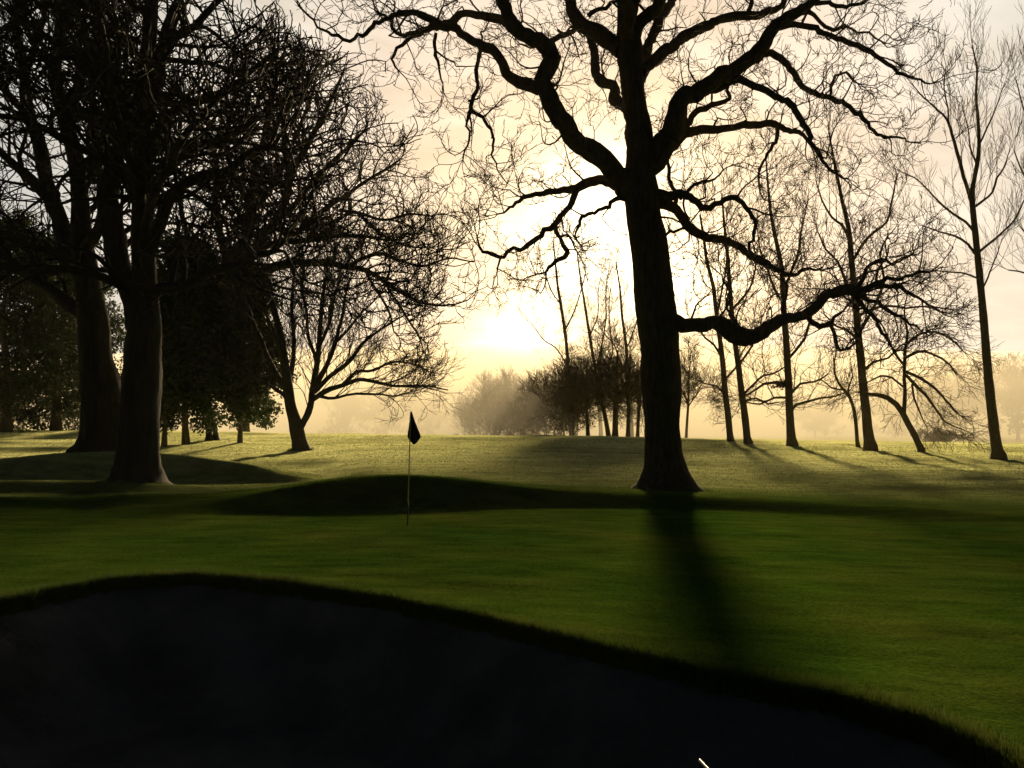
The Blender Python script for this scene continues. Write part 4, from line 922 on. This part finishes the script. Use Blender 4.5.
# low hump of earth under the leaning trees
def hump(label, px, Y, w, h):
    x0 = (px - 512) / F * Y; z0 = Hs(x0, Y)
    o = bush(label, px, Y, HZ - F * (z0 + h - ZC) / Y, w, 14, 'bush', 'bush', 20, 'low bushes at the edge of the fairway')
hump('low rounded dark bush on the fairway behind the leaning crooked tree', 941, 94, 28, 1.25)

# ------------------------------------------------------------------ air
hz_bm = bpy.data.meshes.new('haze')
x0, x1, y0, y1, z0, z1 = -900, 900, -80, 900, -4.0, 27.0
hv = [(x, y, z) for x in (x0, x1) for y in (y0, y1) for z in (z0, z1)]
hz_bm.from_pydata(hv, [], [(0, 1, 3, 2), (4, 6, 7, 5), (0, 4, 5, 1), (2, 3, 7, 6), (0, 2, 6, 4), (1, 5, 7, 3)])
hm = bpy.data.materials.new('haze'); hm.use_nodes = True; nt = hm.node_tree
nt.nodes.remove(nt.nodes['Principled BSDF'])
pvn = nt.nodes.new('ShaderNodeVolumePrincipled')
pvn.inputs['Color'].default_value = (.95, .9, .78, 1); pvn.inputs['Density'].default_value = HAZE; pvn.inputs['Anisotropy'].default_value = HAZE_G
nt.links.new(pvn.outputs[0], nt.nodes['Material Output'].inputs['Volume'])
hz_bm.materials.append(hm)
haze = bpy.data.objects.new('haze', hz_bm); COL.objects.link(haze); haze['kind'] = 'stuff'

# the bank of ground mist that lies in the low field beyond the trees
a_, b_ = 48, 10
V = []
prof = [(-1.0, 0.02), (-1.0, .5), (-.7, .8), (0, 1.0), (.10, .95), (.26, .84), (.46, .64), (.68, .42), (.88, .18), (1.0, .02)]
b_ = len(prof) - 1
for zf, rf in prof:
    for j in range(a_):
        ph = 2 * math.pi * j / a_
        V.append((560 * rf * math.cos(ph) + 20, 322 + 252 * rf * math.sin(ph), -.9 + (MIST_H if zf > 0 else 2.6) * zf))
Q = np.array([(i * a_ + j, i * a_ + (j + 1) % a_, (i + 1) * a_ + (j + 1) % a_, (i + 1) * a_ + j) for i in range(b_) for j in range(a_)])
mm = bpy.data.materials.new('ground mist'); mm.use_nodes = True; nt = mm.node_tree
nt.nodes.remove(nt.nodes['Principled BSDF'])
pvn = nt.nodes.new('ShaderNodeVolumePrincipled')
pvn.inputs['Color'].default_value = MIST_C; pvn.inputs['Density'].default_value = MIST; pvn.inputs['Anisotropy'].default_value = MIST_G
nt.links.new(pvn.outputs[0], nt.nodes['Material Output'].inputs['Volume'])
mist = mesh_obj('mist', V, Q, NO3, mm); mist['kind'] = 'stuff'

# ------------------------------------------------------------------ sky and sun
world = bpy.data.worlds.new('World'); scene.world = world; world.use_nodes = True
nt = world.node_tree; bg = nt.nodes['Background']
sky = N(nt, 'ShaderNodeTexSky', sky_type='NISHITA'); sky.sun_disc = False
sky.sun_elevation = SUN_ELEV; sky.sun_rotation = math.atan2(SUN.x, SUN.y); sky.dust_density = 3.0; sky.air_density = 1.2
tc = N(nt, 'ShaderNodeTexCoord')
nrm = N(nt, 'ShaderNodeVectorMath', operation='NORMALIZE'); nt.links.new(tc.outputs['Generated'], nrm.inputs[0])
def M(op, a, b=None, c=None, clamp=False):
    n = N(nt, 'ShaderNodeMath', operation=op); n.use_clamp = clamp
    for i, v in enumerate((a, b, c)):
        if v is None: continue
        if isinstance(v, (int, float)): n.inputs[i].default_value = v
        else: nt.links.new(v, n.inputs[i])
    return n.outputs[0]
def angle_to(px, py):
    dot = N(nt, 'ShaderNodeVectorMath', operation='DOT_PRODUCT'); nt.links.new(nrm.outputs[0], dot.inputs[0])
    dot.inputs[1].default_value = tuple(Vector(((px - 512) / F, 1, (HZ - py) / F)).normalized())
    return M('MULTIPLY', M('ARCCOSINE', M('MINIMUM', dot.outputs['Value'], .999999)), 57.29578)
angd = angle_to(*GLOW_AT)
# veil of thin cloud, lit by the low sun behind it
stretch = N(nt, 'ShaderNodeMapping'); stretch.inputs['Scale'].default_value = (1, 1, 3.2); stretch.inputs['Rotation'].default_value = (0, .25, 0)
nt.links.new(nrm.outputs[0], stretch.inputs[0])
c1 = N(nt, 'ShaderNodeTexNoise'); c1.inputs['Scale'].default_value = 3.2; c1.inputs['Detail'].default_value = 8; c1.inputs['Roughness'].default_value = .56; c1.inputs['Distortion'].default_value = .5
nt.links.new(stretch.outputs[0], c1.inputs['Vector'])
c2 = N(nt, 'ShaderNodeTexNoise'); c2.inputs['Scale'].default_value = 9; c2.inputs['Detail'].default_value = 6; c2.inputs['Roughness'].default_value = .6
nt.links.new(stretch.outputs[0], c2.inputs['Vector'])
cl = M('ADD', M('MULTIPLY', c1.outputs[0], .7), M('MULTIPLY', c2.outputs[0], .3))
wob = M('MULTIPLY_ADD', M('SUBTRACT', cl, .5), 26.0, angd)          # the glow follows the cloud edges
t = M('DIVIDE', M('MAXIMUM', wob, 0.0), 120.0)
r = ramp(nt, [(p / 120, c) for p, c in SKY_RAMP])
nt.links.new(t, r.inputs[0])
cw = M('MULTIPLY', M('SUBTRACT', cl, .5), 22.0)
core = 1.0
for (gp, amp_, sig) in GLOWS:
    a_g = M('ADD', angle_to(*gp), cw)
    core = M('ADD', core, M('MULTIPLY', M('EXPONENT', M('MULTIPLY', M('POWER', M('DIVIDE', a_g, sig), 2), -1.0)), amp_))
tex = M('MULTIPLY_ADD', M('SUBTRACT', cl, .5), 1.75, 1.0)
sepz = N(nt, 'ShaderNodeSeparateXYZ'); nt.links.new(nrm.outputs[0], sepz.inputs[0])
up = N(nt, 'ShaderNodeMapRange', interpolation_type='SMOOTHSTEP'); nt.links.new(sepz.outputs['Z'], up.inputs['Value'])
for k_, v_ in (('From Min', .45), ('From Max', .60), ('To Min', 1.0), ('To Max', .06)): up.inputs[k_].default_value = v_
amp = M('MULTIPLY', M('MULTIPLY', core, tex), up.outputs[0])
veil = N(nt, 'ShaderNodeVectorMath', operation='SCALE'); nt.links.new(r.outputs[0], veil.inputs[0]); nt.links.new(M('MULTIPLY', amp, 1.0), veil.inputs['Scale'])
sk = N(nt, 'ShaderNodeVectorMath', operation='SCALE'); sk.inputs['Scale'].default_value = SKY_SHARE; nt.links.new(sky.outputs[0], sk.inputs[0])
# Background runs at a strength of 0.1: the veil is given in the same physical units as the sky
vs = N(nt, 'ShaderNodeVectorMath', operation='SCALE'); vs.inputs['Scale'].default_value = 10.0 / 2**EXPO; nt.links.new(veil.outputs[0], vs.inputs[0])
sm = N(nt, 'ShaderNodeVectorMath', operation='ADD'); nt.links.new(sk.outputs[0], sm.inputs[0]); nt.links.new(vs.outputs[0], sm.inputs[1])
nt.links.new(sm.outputs[0], bg.inputs['Color']); bg.inputs['Strength'].default_value = .1

sl = bpy.data.lights.new('sun', 'SUN'); sl.energy = SUN_E; sl.angle = math.radians(3.8); sl.color = (1, .74, .40)
so = bpy.data.objects.new('sun', sl); COL.objects.link(so); so.location = (0, 0, 40)
so.rotation_euler = (-SUN).to_track_quat('-Z', 'Y').to_euler()

# ------------------------------------------------------------------ camera
cd = bpy.data.cameras.new('camera'); cd.sensor_width = 36; cd.lens = 36 * F / 1024; cd.shift_y = (HZ - 384) / 1024; cd.clip_end = 5000; cd.clip_start = .05
cam = bpy.data.objects.new('camera', cd); COL.objects.link(cam); cam.location = (0, 0, ZC); cam.rotation_euler = (math.pi / 2, 0, 0)
scene.camera = cam
vs_ = scene.view_settings
scene.display_settings.display_device = 'sRGB'
vs_.view_transform = 'Standard'; vs_.look = 'None'; vs_.gamma = 1; vs_.exposure = EXPO; vs_.use_curve_mapping = False
cy = scene.cycles
cy.use_denoising = True; cy.denoiser = 'OPENIMAGEDENOISE'
cy.max_bounces = 5; cy.diffuse_bounces = 2; cy.glossy_bounces = 1; cy.transmission_bounces = 2; cy.volume_bounces = 1; cy.transparent_max_bounces = 4
cy.use_adaptive_sampling = True; cy.adaptive_threshold = .02
cy.sample_clamp_indirect = 4
